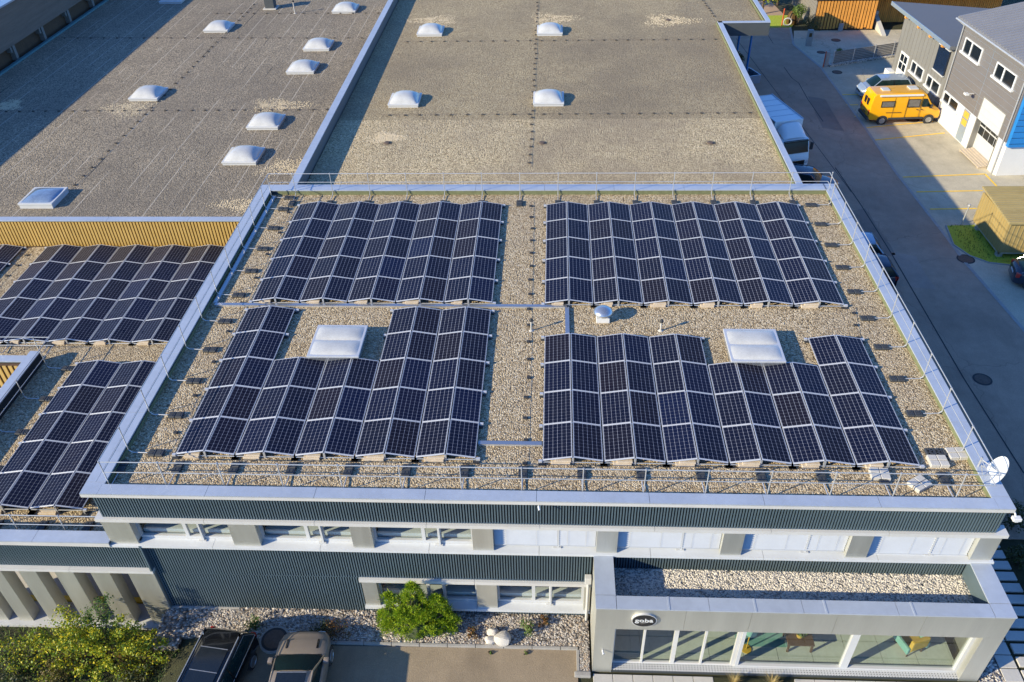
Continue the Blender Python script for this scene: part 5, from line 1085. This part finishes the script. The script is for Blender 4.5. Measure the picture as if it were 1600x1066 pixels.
def vq(name, m, x0, x1, z0, z1, s_, sl=0, off=.012):
    b = MB(); k = lambda x: (1 - .10 * max(0, x - 1.9))
    b.add([(x0, s_ * (vy(z0) * k(x0) + off), z0), (x1 + sl, s_ * (vy(z0) * k(x1) + off), z0), (x1, s_ * (vy(z1) * k(x1) + off), z1), (x0, s_ * (vy(z1) * k(x0) + off), z1),
           (x0, s_ * (vy(z0) * k(x0) - .02), z0), (x1 + sl, s_ * (vy(z0) * k(x1) - .02), z0), (x1, s_ * (vy(z1) * k(x1) - .02), z1), (x0, s_ * (vy(z1) * k(x0) - .02), z1)], [(0, 1, 2, 3), (0, 4, 5, 1), (1, 5, 6, 2), (2, 6, 7, 3), (3, 7, 4, 0)]); return b.build(name, m, VN, False)
for s_ in (-1, 1):
    vq('side_window', 'black', -2.05, -.98, 1.50, 2.02, s_, 0, .008); vq('side_window', 'black', .02, 1.02, 1.45, 2.14, s_, 0, .008); vq('door_window', 'carglass', 1.18, 1.50, 1.48, 2.16, s_, .42, .008)
    vq('side_window_pane', 'vanpane', -1.98, -1.05, 1.56, 1.96, s_, 0, .013); vq('side_window_pane', 'vanpane', .10, .94, 1.52, 2.07, s_, 0, .013)
    for xs in (1.10, .0, -1.02): vq('panel_gap', 'brownwood', xs, xs + .014, .55, 2.3, s_, 0, .006)
    vq('door_handle', 'black', .82, .98, 1.22, 1.27, s_, 0, .02); vq('door_handle', 'black', 1.16, 1.32, 1.22, 1.27, s_, 0, .02); vq('side_skirt', 'weight', -1.25, 1.5, .44, .60, s_, 0, .012)
    vq('slide_rail', 'brownwood', -1.55, -.35, 1.02, 1.06, s_, 0, .012)
    b = MB(); b.rbox(1.72, 1.92, s_ * 1.12 - .1, s_ * 1.12 + .1, 1.42, 1.72, .03); b.build('wing_mirror', 'black', VN, False)
    b = MB(); b.rbox(-2.90, -2.78, s_ * .84 - .09, s_ * .84 + .09, .85, 1.30, .03); b.build('tail_light', 'red', VN, False)
    b = MB(); b.rbox(2.62, 2.84, s_ * .70 - .16, s_ * .70 + .16, .82, 1.04, .04); b.build('headlight', 'lamp', VN, False)
    for xw in (-1.72, 1.98): wheel(VN, xw, s_ * .895, .35, .22, 'rim')
    for xw in (-1.72, 1.98):
        b = MB(); b.lathe([(.43, -.005), (.43, .008), (.30, .009)], (0, 0, 0), 24); b.xf(Matrix.Translation((xw, s_ * .975, .37)) @ Matrix.Rotation(R(-90 * s_), 4, 'X')); b.build('wheel_arch', 'rubber', VN, False)
    for y0 in (.10, .52): b = MB(); b.box(-2.90, -2.80, s_ * y0 - (0 if s_ > 0 else .34), s_ * y0 + (.34 if s_ > 0 else 0), 1.52, 2.06); b.build('rear_window', 'darkglass', VN, False) if y0 < .3 else None
b = MB(); b.add([(1.46, -.76, 2.46), (1.46, .76, 2.46), (2.04, .86, 1.63), (2.04, -.86, 1.63)], [(0, 1, 2, 3)]); b.xf(Matrix.Translation((.012, 0, .012))); b.build('windscreen', 'carglass', VN, False)
b = MB(); b.rbox(-2.3, 1.1, -1.0, -.86, 2.42, 2.56, .04); b.build('awning', 'white', VN, False)
b = MB(); b.rbox(-1.9, -1.3, -.25, .35, 2.60, 2.70, .03); b.build('roof_hatch', 'whiteframe', VN, False); b = MB(); b.rbox(.25, .95, -.2, .5, 2.63, 2.73, .03); b.build('roof_hatch', 'whiteframe', VN, False)
b = MB(); b.rbox(-2.98, -2.6, -.95, .95, .40, .66, .05); b.rbox(2.5, 2.94, -.88, .88, .36, .68, .07); b.build('bumper', 'weight', VN, False)
b = MB(); b.box(-2.905, -2.88, -.28, .28, .78, .90); b.build('number_plate', 'black', VN, False)
# white box truck
TK = thing('box_truck', 'white box truck with a roof deflector standing beside the right hall', 'truck', (16.30, 36.80, GR), R(-74))
b = MB(); b.rbox(-3.4, 1.2, -1.08, 1.08, .85, 3.12, .03); b.build('cargo_box', 'truckwhite', TK, False)
b = MB()
for k in range(5): b.box(-3.3 + k * .9, -3.28 + k * .9, -1.05, 1.05, 3.12, 3.135)
for s_ in (-1, 1): b.box(-3.4, 1.2, s_ * 1.06 - .03, s_ * 1.06 + .03, 3.115, 3.16)
b.build('box_edge', 'silver', TK, False)
bm = bmesh.new(); pf = [(1.35, .45), (1.35, 2.15), (1.55, 2.25), (2.45, 2.22), (2.72, 1.35), (2.86, .95), (2.86, .40)]; n = len(pf)
a_ = [bm.verts.new((x, -1.02, z)) for x, z in pf]; c_ = [bm.verts.new((x, 1.02, z)) for x, z in pf]; bm.faces.new(a_); bm.faces.new(c_[::-1])
for i in range(n): bm.faces.new((a_[i], c_[i], c_[(i + 1) % n], a_[(i + 1) % n]))
bmesh.ops.recalc_face_normals(bm, faces=bm.faces); bmesh.ops.bevel(bm, geom=bm.edges[:], offset=.06, segments=3, affect='EDGES', profile=.6); b = MB(); b.addbm(bm); b.build('cab', 'truckwhite', TK, False, smooth=40)
b = MB(); b.grid(lambda u, v: (1.42 + .95 * u, (v - .5) * 2 * (.95 - .12 * u), 2.2 + (.86 - .70 * u ** 1.4) * (1 - abs(2 * v - 1) ** 5 * .55)), 10, 12); b.add([(1.42, -.95, 2.2), (1.42, .95, 2.2), (1.42, .95, 2.6), (1.42, -.95, 2.6)], [(0, 1, 2, 3)]); b.build('roof_deflector', 'truckwhite', TK, False, smooth=60)
b = MB(); b.add([(2.52, -.90, 2.14), (2.52, .90, 2.14), (2.75, .93, 1.36), (2.75, -.93, 1.36)], [(0, 1, 2, 3)]); b.xf(Matrix.Translation((.01, 0, .01))); b.build('windscreen', 'carglass', TK, False)
b = MB(); b.rbox(2.42, 2.62, -.92, .92, 2.12, 2.22, .03); b.build('sun_visor', 'black', TK, False)
b = MB(); b.rbox(2.80, 2.90, -.72, .72, .45, .85, .03); b.build('grille', 'black', TK, False)
for s_ in (-1, 1):
    b = MB(); b.box(1.62, 2.42, s_ * 1.025 - .004, s_ * 1.025 + .004, 1.35, 2.05); b.build('side_window', 'carglass', TK, False)
    b = MB(); b.rbox(2.50, 2.66, s_ * 1.22 - .09, s_ * 1.22 + .09, 1.45, 1.95, .03); b.tube([(2.5, s_ * 1.0, 2.0), (2.58, s_ * 1.2, 1.95)], .02, 5); b.build('wing_mirror', 'rubber', TK, False)
    b = MB(); b.rbox(2.78, 2.90, s_ * .82 - .14, s_ * .82 + .14, .62, .82, .03); b.build('headlight', 'lamp', TK, False)
    wheel(TK, 2.0, s_ * .90, .42, .24); wheel(TK, -1.9, s_ * .88, .42, .34)
b = MB(); b.box(-3.3, 2.0, -.42, .42, .5, .84); b.build('chassis', 'rubber', TK, False)
TR = thing('trailer', 'pale open trailer half hidden by the right edge of the hall roof', 'trailer', (16.0, 49.6, GR), R(20))
b = MB()
for a in ((-1.4, 1.4, -.9, -.82), (-1.4, 1.4, .82, .9), (-1.4, -1.32, -.82, .82), (1.32, 1.4, -.82, .82)): b.box(*a, .55, 1.25)
b.build('side_board', 'silver', TR, False); b = MB(); b.box(-1.32, 1.32, -.82, .82, .5, .56); b.build('floor', 'rubber', TR, False)
for s_ in (-1, 1): wheel(TR, 0, s_ * 1.0, .3, .18)

# ------------------------------------------------------------------ plants
def leaf(mb, p, s_, up=None, asp=.55):
    n_ = Vector((rnd.gauss(0, 1), rnd.gauss(0, 1), rnd.gauss(0, 1) + .5)).normalized() if up is None else up
    a = n_.orthogonal().normalized(); a = Matrix.Rotation(rnd.uniform(0, 6.28), 3, n_) @ a; c = n_.cross(a)
    mb.add([p - a * s_, p + c * s_ * asp, p + a * s_, p - c * s_ * asp], [(0, 1, 2, 3)])
def blob(mb, c, r, n, s_, sq=1.0, shell=.55, asp=.55):
    c = Vector(c)
    for k in range(n):
        d = Vector((rnd.gauss(0, 1), rnd.gauss(0, 1), rnd.gauss(0, 1))).normalized(); q = r * (shell + (1 - shell) * rnd.random() ** .6); p = c + Vector((d.x * q, d.y * q, d.z * q * sq))
        leaf(mb, p, s_ * rnd.uniform(.6, 1.3), (d + Vector((rnd.gauss(0, .6), rnd.gauss(0, .6), rnd.gauss(0, .6) + .3))).normalized(), asp)
def stems(mb, base, tips, r=.03):
    base = Vector(base)
    for tp in tips:
        tp = Vector(tp); m_ = base.lerp(tp, .5) + Vector((rnd.uniform(-.1, .1), rnd.uniform(-.1, .1), .1)); mb.cyl(base, m_, r, r * .7, 5); mb.cyl(m_, tp, r * .7, r * .3, 5)
def bush(name, label, cat, c, R_, Hh, mat, n=900, s_=.06, lumps=9, group=None, stemmat='bark', asp=.55):
    t = thing(name, label, cat, c, 0, group); b = MB(); tips = []
    for k in range(lumps):
        a = 2 * math.pi * k / lumps + rnd.uniform(-.4, .4); rr = R_ * rnd.uniform(.25, .75) if k else 0; z = Hh * rnd.uniform(.45, .75) if k else Hh * .72
        q = Vector((rr * math.cos(a), rr * math.sin(a), z)); tips.append(q); blob(b, q, min(R_ * .5, Hh * .45) * rnd.uniform(.75, 1.2), n // lumps, s_, 1.0, .45, asp)
    b.build('foliage', mat, t, False); b = MB(); stems(b, (0, 0, -.1), tips, .025); b.build('stem', stemmat, t, False); return t
def tree(name, label, c, R_, Hh, mat, n=1500, s_=.12, lumps=14, group=None):
    t = thing(name, label, 'tree', c, 0, group); b = MB(); tips = []
    for k in range(lumps):
        a = rnd.uniform(0, 6.28); rr = R_ * rnd.uniform(.1, .8); z = Hh * rnd.uniform(.40, .9); q = Vector((rr * math.cos(a), rr * math.sin(a), z)); tips.append(q); blob(b, q, R_ * .38 * rnd.uniform(.7, 1.25), n // lumps, s_, .85, .35)
    b.build('crown', mat, t, False); b = MB(); b.cyl((0, 0, -.1), (0, 0, Hh * .5), .13, .07, 8); stems(b, (0, 0, Hh * .35), tips, .05); b.build('trunk', 'bark', t, False); return t
# dwarf conifer in the gravel bed: many upright tufts of needles
CN = thing('dwarf_conifer', 'bright green dwarf conifer with several blunt tops in the gravel bed', 'conifer', (-4.45, -2.42, GF + .05))
b = MB(); tips = []
def tuft(c, r, n):
    for k in range(n):
        th = rnd.uniform(0, 6.283); ph = math.acos(rnd.uniform(-.25, 1)); d = Vector((math.sin(ph) * math.cos(th), math.sin(ph) * math.sin(th), math.cos(ph)))
        p = c + d * r * rnd.uniform(.25, .9); e_ = p + (d + Vector((0, 0, .45))).normalized() * r * rnd.uniform(.35, .65); s_ = d.orthogonal().normalized(); s_ = Matrix.Rotation(rnd.uniform(0, 6.28), 3, d) @ s_ * .008 * rnd.uniform(1.0, 2.0)
        b.add([p - s_, p + s_, e_ + s_ * .35, e_ - s_ * .35], [(0, 1, 2, 3)])
for (cx, cy, rx, hh, nn_) in ((0, .15, .62, 2.45, 92), (-.92, .05, .44, 1.95, 52), (.80, .15, .50, 1.80, 60), (-.42, -.3, .55, 1.35, 40), (.36, -.3, .6, 1.25, 46), (-.45, .4, .5, 1.6, 30), (1.12, -.05, .36, 1.1, 26), (-1.12, -.15, .34, .95, 24), (0, -.32, .6, .7, 30), (.85, -.2, .5, .7, 22), (-.8, -.2, .5, .7, 22)):
    for k in range(nn_):
        f_ = rnd.random() ** .85; z = hh * (.05 + .92 * f_); a = rnd.uniform(0, 6.283); rr = rx * (1 - f_ ** 1.7) ** .8 * rnd.uniform(.75, 1.05) + .03
        q = Vector((cx + rr * math.cos(a), (cy + rr * math.sin(a)) * .62, z)); tips.append(q); tuft(q, rnd.uniform(.09, .19), 74)
b.build('foliage', 'needle', CN, False)
b = MB(); b.cyl((0, 0, -.1), (0, .1, 1.7), .09, .03, 7); stems(b, (0, 0, .15), tips[::9], .03); b.build('trunk', 'bark', CN, False)
b = MB()
for (cx, cy, rx, hh) in ((0, .2, .42, 1.75), (-.85, .1, .24, 1.35), (.8, .15, .28, 1.25), (0, .05, .7, .75)): b.lathe([(rx * .6, .12), (rx, hh * .35), (rx * .6, hh * .7), (.02, hh)], (cx, cy, 0), 9)
b.build('inner_growth', 'dleaf', CN, False)
# large yellow autumn shrub in the sunken garden
YS = thing('autumn_shrub', 'large yellowing shrub with long arching branches before the pale fins', 'shrub', (-15.9, -3.35, GL))
b = MB(); br = MB(); base = Vector((-15.9, -3.35, GL))
targets = [((167, 935), -2.9), ((170, 960), -3.0), ((95, 952), -3.0), ((60, 985), -3.3), ((28, 1003), -3.5), ((110, 985), -3.6), ((75, 1010), -3.9), ((130, 1005), -3.9), ((185, 985), -3.5), ((215, 982), -3.2), ((240, 990), -3.2), ((258, 1005), -3.4), ((276, 1020), -3.5), ((160, 1015), -4.0), ((205, 1010), -3.9), ((140, 955), -3.1), ((125, 962), -3.2), ((85, 970), -3.3), ((45, 992), -3.5), ((230, 1003), -3.6), ((190, 965), -3.1), ((150, 985), -3.6), ((112, 965), -3.3), ((100, 1000), -3.9), ((175, 1045), -4.4), ((120, 1050), -4.4), ((150, 1055), -4.5), ((195, 1060), -4.5), ((230, 1050), -4.3), ((85, 1040), -4.2), ((60, 1060), -4.4), ((12, 1000), -3.5), ((4, 1030), -3.9), ((25, 1045), -4.2), ((-20, 1015), -3.7), ((250, 1030), -4.0)]
gb = MB()
for i, (pp, yy) in enumerate(targets):
    tip = aty(*pp, yy); cnt = 170 if i < 24 else 130
    for sub in range(2):
        tp = tip + Vector((rnd.uniform(-.3, .3), rnd.uniform(-.2, .2), rnd.uniform(-.25, .1))) * sub; mid = base.lerp(tp, .55) + Vector((0, 0, .35)); pv_ = base; L_ = []
        for k in range(1, 9):
            u = k / 8; q = base * (1 - u) ** 2 + mid * 2 * u * (1 - u) + tp * u * u + Vector((rnd.uniform(-.04, .04), rnd.uniform(-.04, .04), 0)); br.cyl(pv_, q, .02 * (1.1 - u), .02 * (1.05 - u) * .9 + .002, 4); pv_ = q; L_.append(q)
        for k in range(cnt):
            u = rnd.uniform(.30, 1.03) ** .8; j = min(7, int(u * 8)); q = L_[j] + Vector((rnd.gauss(0, .13), rnd.gauss(0, .13), rnd.gauss(0, .10))) * (1.2 - .5 * u)
            leaf(gb if i in (0, 1, 12, 15) else b, q, rnd.uniform(.026, .052), None, .75)
b.build('foliage', 'yleaf', YS); gb.build('green_foliage', 'gleaf', YS); br.build('branch', 'bark', YS)
bush('straw_grass', 'tuft of straw coloured ornamental grass in front of the yellow shrub', 'grass tuft', (-14.95, -3.75, GL + .45), .1, .1, 'straw', 10, .02, 2)
def grass(name, label, c, h, n, mat='straw', spread=.35, group=None):
    t = thing(name, label, 'grass tuft', c, 0, group); b = MB()
    for k in range(n):
        a = rnd.uniform(0, 6.283); d = Vector((math.cos(a), math.sin(a), 0)); L_ = h * rnd.uniform(.6, 1.1); sp = spread * rnd.uniform(.3, 1.2); s_ = Vector((-d.y, d.x, 0)) * .008
        p0 = d * rnd.uniform(0, .08); p1 = p0 + d * sp * .35 + Vector((0, 0, L_ * .65)); p2 = p0 + d * sp + Vector((0, 0, L_ * .95))
        b.add([p0 - s_, p0 + s_, p1 + s_, p1 - s_, p2], [(0, 1, 2, 3), (3, 2, 4)])
    b.build('blades', mat, t, False); b = MB(); b.lathe([(.09, 0), (.06, .08), (.01, .1)], (0, 0, 0), 8); b.build('root_clump', 'bark', t, False); return t
for o in [q for q in SC.objects if q.name.startswith('straw_grass')]:
    for c_ in list(o.children): bpy.data.objects.remove(c_)
    bpy.data.objects.remove(o)
grass('ornamental_grass', 'tall straw coloured grass tuft among the yellow shrub branches', (-15.0, -3.55, GL + .15), 1.15, 130, 'straw', .5)
grass('ornamental_grass', 'dark olive grass tuft between the yellow shrub and the black car', (-14.3, -4.0, GL + .1), .9, 160, 'oleaf', .7)
grass('ornamental_grass', 'small straw grass tuft in the planting bed, left one', (6.45, -4.30, GF), .55, 60, 'straw', .3, 'grass in the entrance bed'); grass('ornamental_grass', 'small straw grass tuft in the planting bed, right one', (7.75, -4.32, GF), .5, 60, 'straw', .32, 'grass in the entrance bed')
bush('olive_shrub', 'low olive brown shrub below the yellow shrub', 'shrub', (-17.2, -4.2, GL), .75, 1.0, 'oleaf', 900, .04, 9); bush('dark_shrub', 'low dark green shrub left of the black car', 'shrub', (-14.1, -4.6, GL + .2), .8, .9, 'dleaf', 900, .05, 9); bush('dark_shrub', 'dark green mound at the left bottom edge of the garden', 'shrub', (-18.9, -3.9, GL), .9, .7, 'dleaf', 800, .05, 8)
bush('green_weed', 'small bright green weed in the gravel above the black car', 'plant', (-10.35, -2.62, GF + .05), .34, .42, 'gleaf', 240, .045, 6); bush('heather', 'dark rusty heather in the gravel beside the bronze car', 'plant', (-7.35, -2.78, GF + .05), .62, .42, 'rleaf', 520, .035, 9); bush('heather', 'low green heather touching the bronze car', 'plant', (-7.85, -2.72, GF + .05), .42, .35, 'dleaf', 320, .035, 7)
bush('low_plant', 'small rusty plant before the white boulders', 'plant', (-2.45, -2.68, GF + .05), .26, .2, 'rleaf', 160, .04, 5); bush('low_plant', 'green and rusty plant in the gravel right of the boulders', 'plant', (-.45, -2.45, GF + .05), .36, .36, 'gleaf', 230, .045, 6); bush('low_plant', 'orange brown dry plant near the wall right of the boulders', 'plant', (.15, -2.15, GF + .05), .32, .25, 'rleaf', 170, .04, 5); bush('low_plant', 'tiny green weed on the yard asphalt below the kerb', 'plant', (-.5, -3.32, GF), .12, .08, 'gleaf', 50, .03, 3)
bush('low_plant', 'tiny green weed on the yard asphalt below the boulders', 'plant', (-1.75, -3.35, GF), .10, .08, 'gleaf', 40, .03, 3)
for i, (x, y, h) in enumerate([(18.4, 1.3, .9), (17.9, 2.9, .8), (19.0, 3.2, 1.1), (18.5, -.5, .7), (19.5, .6, 1.0)]):
    bush('dark_shrub', 'dark leafy shrub on the shaded bank right of the office, %s from the front' % ORD[[2, 3, 4, 0, 1][i]], 'shrub', (x, y, hgt(x, y)), .75, h, 'dleaf', 600, .055, 8, 'shrubs on the shaded bank')
tree('bushy_tree', 'yellowing bushy tree behind the far corner of the hall roof', (21.8, 69.5, GR), 2.3, 4.6, 'yleaf', 2600, .10, 16); tree('bushy_tree', 'dark green tree at the top edge beside the grey barn wall', (24.0, 72.5, GR), 2.2, 4.8, 'gleaf', 2200, .11, 14); tree('bushy_tree', 'dark tree at the top edge nearest the hall roof', (19.4, 71.5, GR), 2.2, 4.2, 'dleaf', 2000, .11, 14)
bush('green_shrub', 'bright green shrub climbing at the corner of the grey barn wall', 'shrub', (24.6, 66.0, GR), .75, 2.3, 'gleaf', 1000, .075, 11)
bush('brown_hedge', 'olive brown bush behind the pale cabinet', 'shrub', (25.0, 62.2, GR), 1.0, 2.3, 'oleaf', 2200, .05, 16); bush('box_ball', 'small round green bush in the yard behind the slatted fence', 'shrub', (26.5, 57.6, GR), .34, .6, 'gleaf', 260, .05, 6); bush('hedge_plant', 'dark green climbing hedge beside the hall wall', 'shrub', (16.2, 53.0, GR), .8, 2.2, 'dleaf', 900, .08, 10)
# ground cover in the sunken garden (uncountable)
b = MB()
for k in range(7000):
    x = rnd.uniform(-23, -13.2); y = rnd.uniform(-8.5, -2.15)
    if x > -13.9 and y > -3.3: continue
    z = hgt(x, y) + .01; a = rnd.uniform(0, 6.283); L_ = rnd.uniform(.06, .30); d = Vector((math.cos(a), math.sin(a), 0)); s_ = Vector((-d.y, d.x, 0)) * rnd.uniform(.008, .02); p = Vector((x, y, z))
    b.add([p - s_, p + s_, p + d * L_ * .5 + Vector((0, 0, L_ * .8))], [(0, 1, 2)])
struct(b.build('ground_cover', 'gleaf'), 'stuff')
b = MB()
for k in range(2600):
    x = rnd.uniform(-23, -13.0); y = rnd.uniform(-8.5, -2.15); leaf(b, Vector((x, y, hgt(x, y) + rnd.uniform(.02, .16))), rnd.uniform(.02, .06), Vector((rnd.gauss(0, .4), rnd.gauss(0, .4), 1)).normalized(), .7)
struct(b.build('leaf_litter', 'dleaf'), 'stuff')
b = MB()
for k in range(900):
    x = rnd.uniform(25.0, 31); y = rnd.uniform(22.4, 27.5); p = Vector((x, y, GR + .02)); L_ = .12
    inside = False; n = len(GP)
    for i in range(n):
        (x1, y1), (x2, y2) = GP[i], GP[(i + 1) % n]
        if (y1 > y) != (y2 > y) and x < (x2 - x1) * (y - y1) / (y2 - y1) + x1: inside = not inside
    if inside: s_ = .02; b.add([p + Vector((-s_, 0, 0)), p + Vector((s_, 0, 0)), p + Vector((rnd.uniform(-.08, .08), rnd.uniform(-.08, .08), L_))], [(0, 1, 2)])
struct(b.build('grass_blades', 'gleaf'), 'stuff')
# real stones lying in the gravel beds (uncountable)
def stones(name, mats_, regions, n, s0, s1):
    b = MB()
    for k in range(n):
        x0, x1, y0, y1, z = regions[k % len(regions)]; x = rnd.uniform(x0, x1); y = rnd.uniform(y0, y1); s_ = rnd.uniform(s0, s1); a = rnd.uniform(0, 6.28)
        b.m = k % len(mats_); P_ = []
        for (i, j, h) in ((1, 0, .1), (.3, .8, .15), (-.8, .5, .1), (-.7, -.6, .15), (.4, -.8, .1), (.1, .0, .75), (-.3, .1, .6)): P_.append((x + s_ * (i * math.cos(a) - j * math.sin(a)), y + s_ * .75 * (i * math.sin(a) + j * math.cos(a)), z + s_ * h * .9))
        b.add(P_, [(0, 1, 5), (1, 2, 6, 5), (2, 3, 6), (3, 4, 5, 6), (4, 0, 5)])
    struct(b.build(name, mats_), 'stuff')
M['st1'] = plain('stone_pale', (.52, .48, .43), .85, 0, .2, 6); M['st2'] = plain('stone_grey', (.30, .28, .26), .85, 0, .2, 6); M['st3'] = plain('stone_ochre', (.42, .32, .23), .85, 0, .2, 6); M['st4'] = plain('stone_dark', (.17, .155, .145), .85, 0, .2, 6)
stones('bed_stones', ['st1', 'st2', 'st3', 'st4', 'st1'], [(-13.0, 1.65, -3.0, -1.85, GF + .03)] * 12 + [(1.36, 1.66, -4.0, -3.0, GF + .03)] + [(-14.0, -13.0, -3.4, -2.0, GF + .0)], 9500, .03, .07)
M['st5'] = plain('stone_cream', (.66, .61, .53), .85, 0, .15, 6); M['st6'] = plain('stone_sand', (.50, .42, .31), .85, 0, .2, 6)
stones('entrance_roof_stones', ['st5', 'st5', 'st1', 'st2', 'st5'], [(2.42, 14.02, -3.44, -1.80, -3.40)], 9000, .025, .055)
stones('strip_stones', ['st5', 'st1', 'st2'], [(14.78, 15.58, -4.0, 1.5, GF + .01)], 700, .03, .06)
rg = [(-12.9, -12.6 + .0, 0, 18, -.15)] + [(-13.9, 14.0, -1.35, -.1, -.15)] * 4 + [(12.6, 14.0, -.1, 18.6, -.15)] * 3 + [(-13.9, -12.6, -.1, 18.6, -.15)] * 3 + [(-2.1, -.1, -.1, 18.6, -.15)] * 4 + [(-12.6, 12.6, 17.5, 18.6, -.15)] * 3 + [(-10.4, -6.3, 5.1, 8.6, -.15), (6.2, 10.3, 4.9, 8.8, -.15), (0, 12.5, 6.8, 8.8, -.15), (0, 12.5, 6.8, 8.8, -.15)]
stones('roof_stones', ['st6', 'st5', 'st3', 'st1', 'st6'], rg, 13000, .014, .030)
for i, (x, y, r_, lab) in enumerate([(-1.35, -2.88, .30, 'largest pale boulder at the kerb of the gravel bed'), (-1.72, -2.62, .20, 'upper small pale boulder behind the largest boulder'), (-1.80, -2.92, .19, 'lower left small pale boulder beside the largest boulder')]):
    t_ = bmesh.new(); bmesh.ops.create_icosphere(t_, subdivisions=2, radius=1); cuts = [Vector((rnd.gauss(0, 1), rnd.gauss(0, 1), rnd.gauss(0, .8) + .3)).normalized() for k in range(9)]
    for v in t_.verts:
        for q in cuts:
            o_ = v.co.dot(q) - .80
            if o_ > 0: v.co -= q * o_ * .9
        v.co = Vector((v.co.x * r_ * 1.15, v.co.y * r_, v.co.z * r_ * .8)) + Vector((x, y, GF + .05 + r_ * .5))
    b = MB(); b.addbm(t_); tag(b.build('boulder', 'stone', smooth=25), lab, 'boulder', 'boulders in the gravel bed')
# furniture behind the showroom glass
t = thing('floor_lamp', 'floor lamp with a teal shade behind the left showroom pane', 'lamp', (7.15, -3.0, GF + .11))
b = MB(); b.lathe([(.20, 1.05), (.22, 1.07), (.19, 1.42), (.17, 1.42)], (0, 0, 0), 20); b.build('lamp_shade', 'teal', t, False); b = MB(); b.cyl((0, 0, .03), (0, 0, 1.1), .02, .02, 8); b.build('pole', 'mustard', t, False); b = MB(); b.lathe([(.18, 0), (.18, .03), (.02, .04)], (0, 0, 0), 16); b.build('foot', 'mustard', t, False)
t = thing('side_table', 'dark low table with a teal plant in the showroom beside the lamp', 'table', (8.95, -2.75, GF + .11))
b = MB(); b.rbox(-.45, .45, -.35, .35, .42, .48, .01); b.build('tabletop', 'brownwood', t, False)
for sx in (-.4, .4):
    for sy in (-.3, .3): b = MB(); b.box(sx - .03, sx + .03, sy - .03, sy + .03, 0, .42); b.build('leg', 'brownwood', t, False)
t = thing('potted_plant', 'teal leafed plant in a pot on the dark showroom table', 'plant', (8.95, -2.75, GF + .59)); b = MB(); b.lathe([(.1, 0), (.14, .22), (.12, .22)], (0, 0, 0), 14); b.build('pot', 'mustard', t, False); b = MB(); blob(b, (0, 0, .38), .22, 120, .06); b.build('foliage', 'gleaf', t, False)
t = thing('armchair', 'mustard yellow armchair behind the right showroom pane', 'armchair', (12.75, -2.75, GF + .11), R(200))
b = MB(); b.rbox(-.35, .35, -.35, .35, .30, .45, .05); b.build('seat', 'mustard', t, False); b = MB(); b.rbox(-.35, .35, .25, .40, .42, .95, .05); b.build('backrest', 'mustard', t, False)
for s_ in (-1, 1):
    b = MB(); b.rbox(s_ * .40 - .05, s_ * .40 + .05, -.35, .38, .3, .62, .03); b.build('armrest', 'teal', t, False)
    for y in (-.3, .3): b = MB(); b.cyl((s_ * .3, y, 0), (s_ * .3, y, .3), .02, .02, 6); b.build('leg', 'brownwood', t, False)
b = MB(); b.grid(lambda u, v: (6.85 + 1.75 * u, -2.9 + 2.0 * v, GF + .118 + .004 * math.sin(40 * u)), 6, 6); struct(b.build('rug', 'teal'))
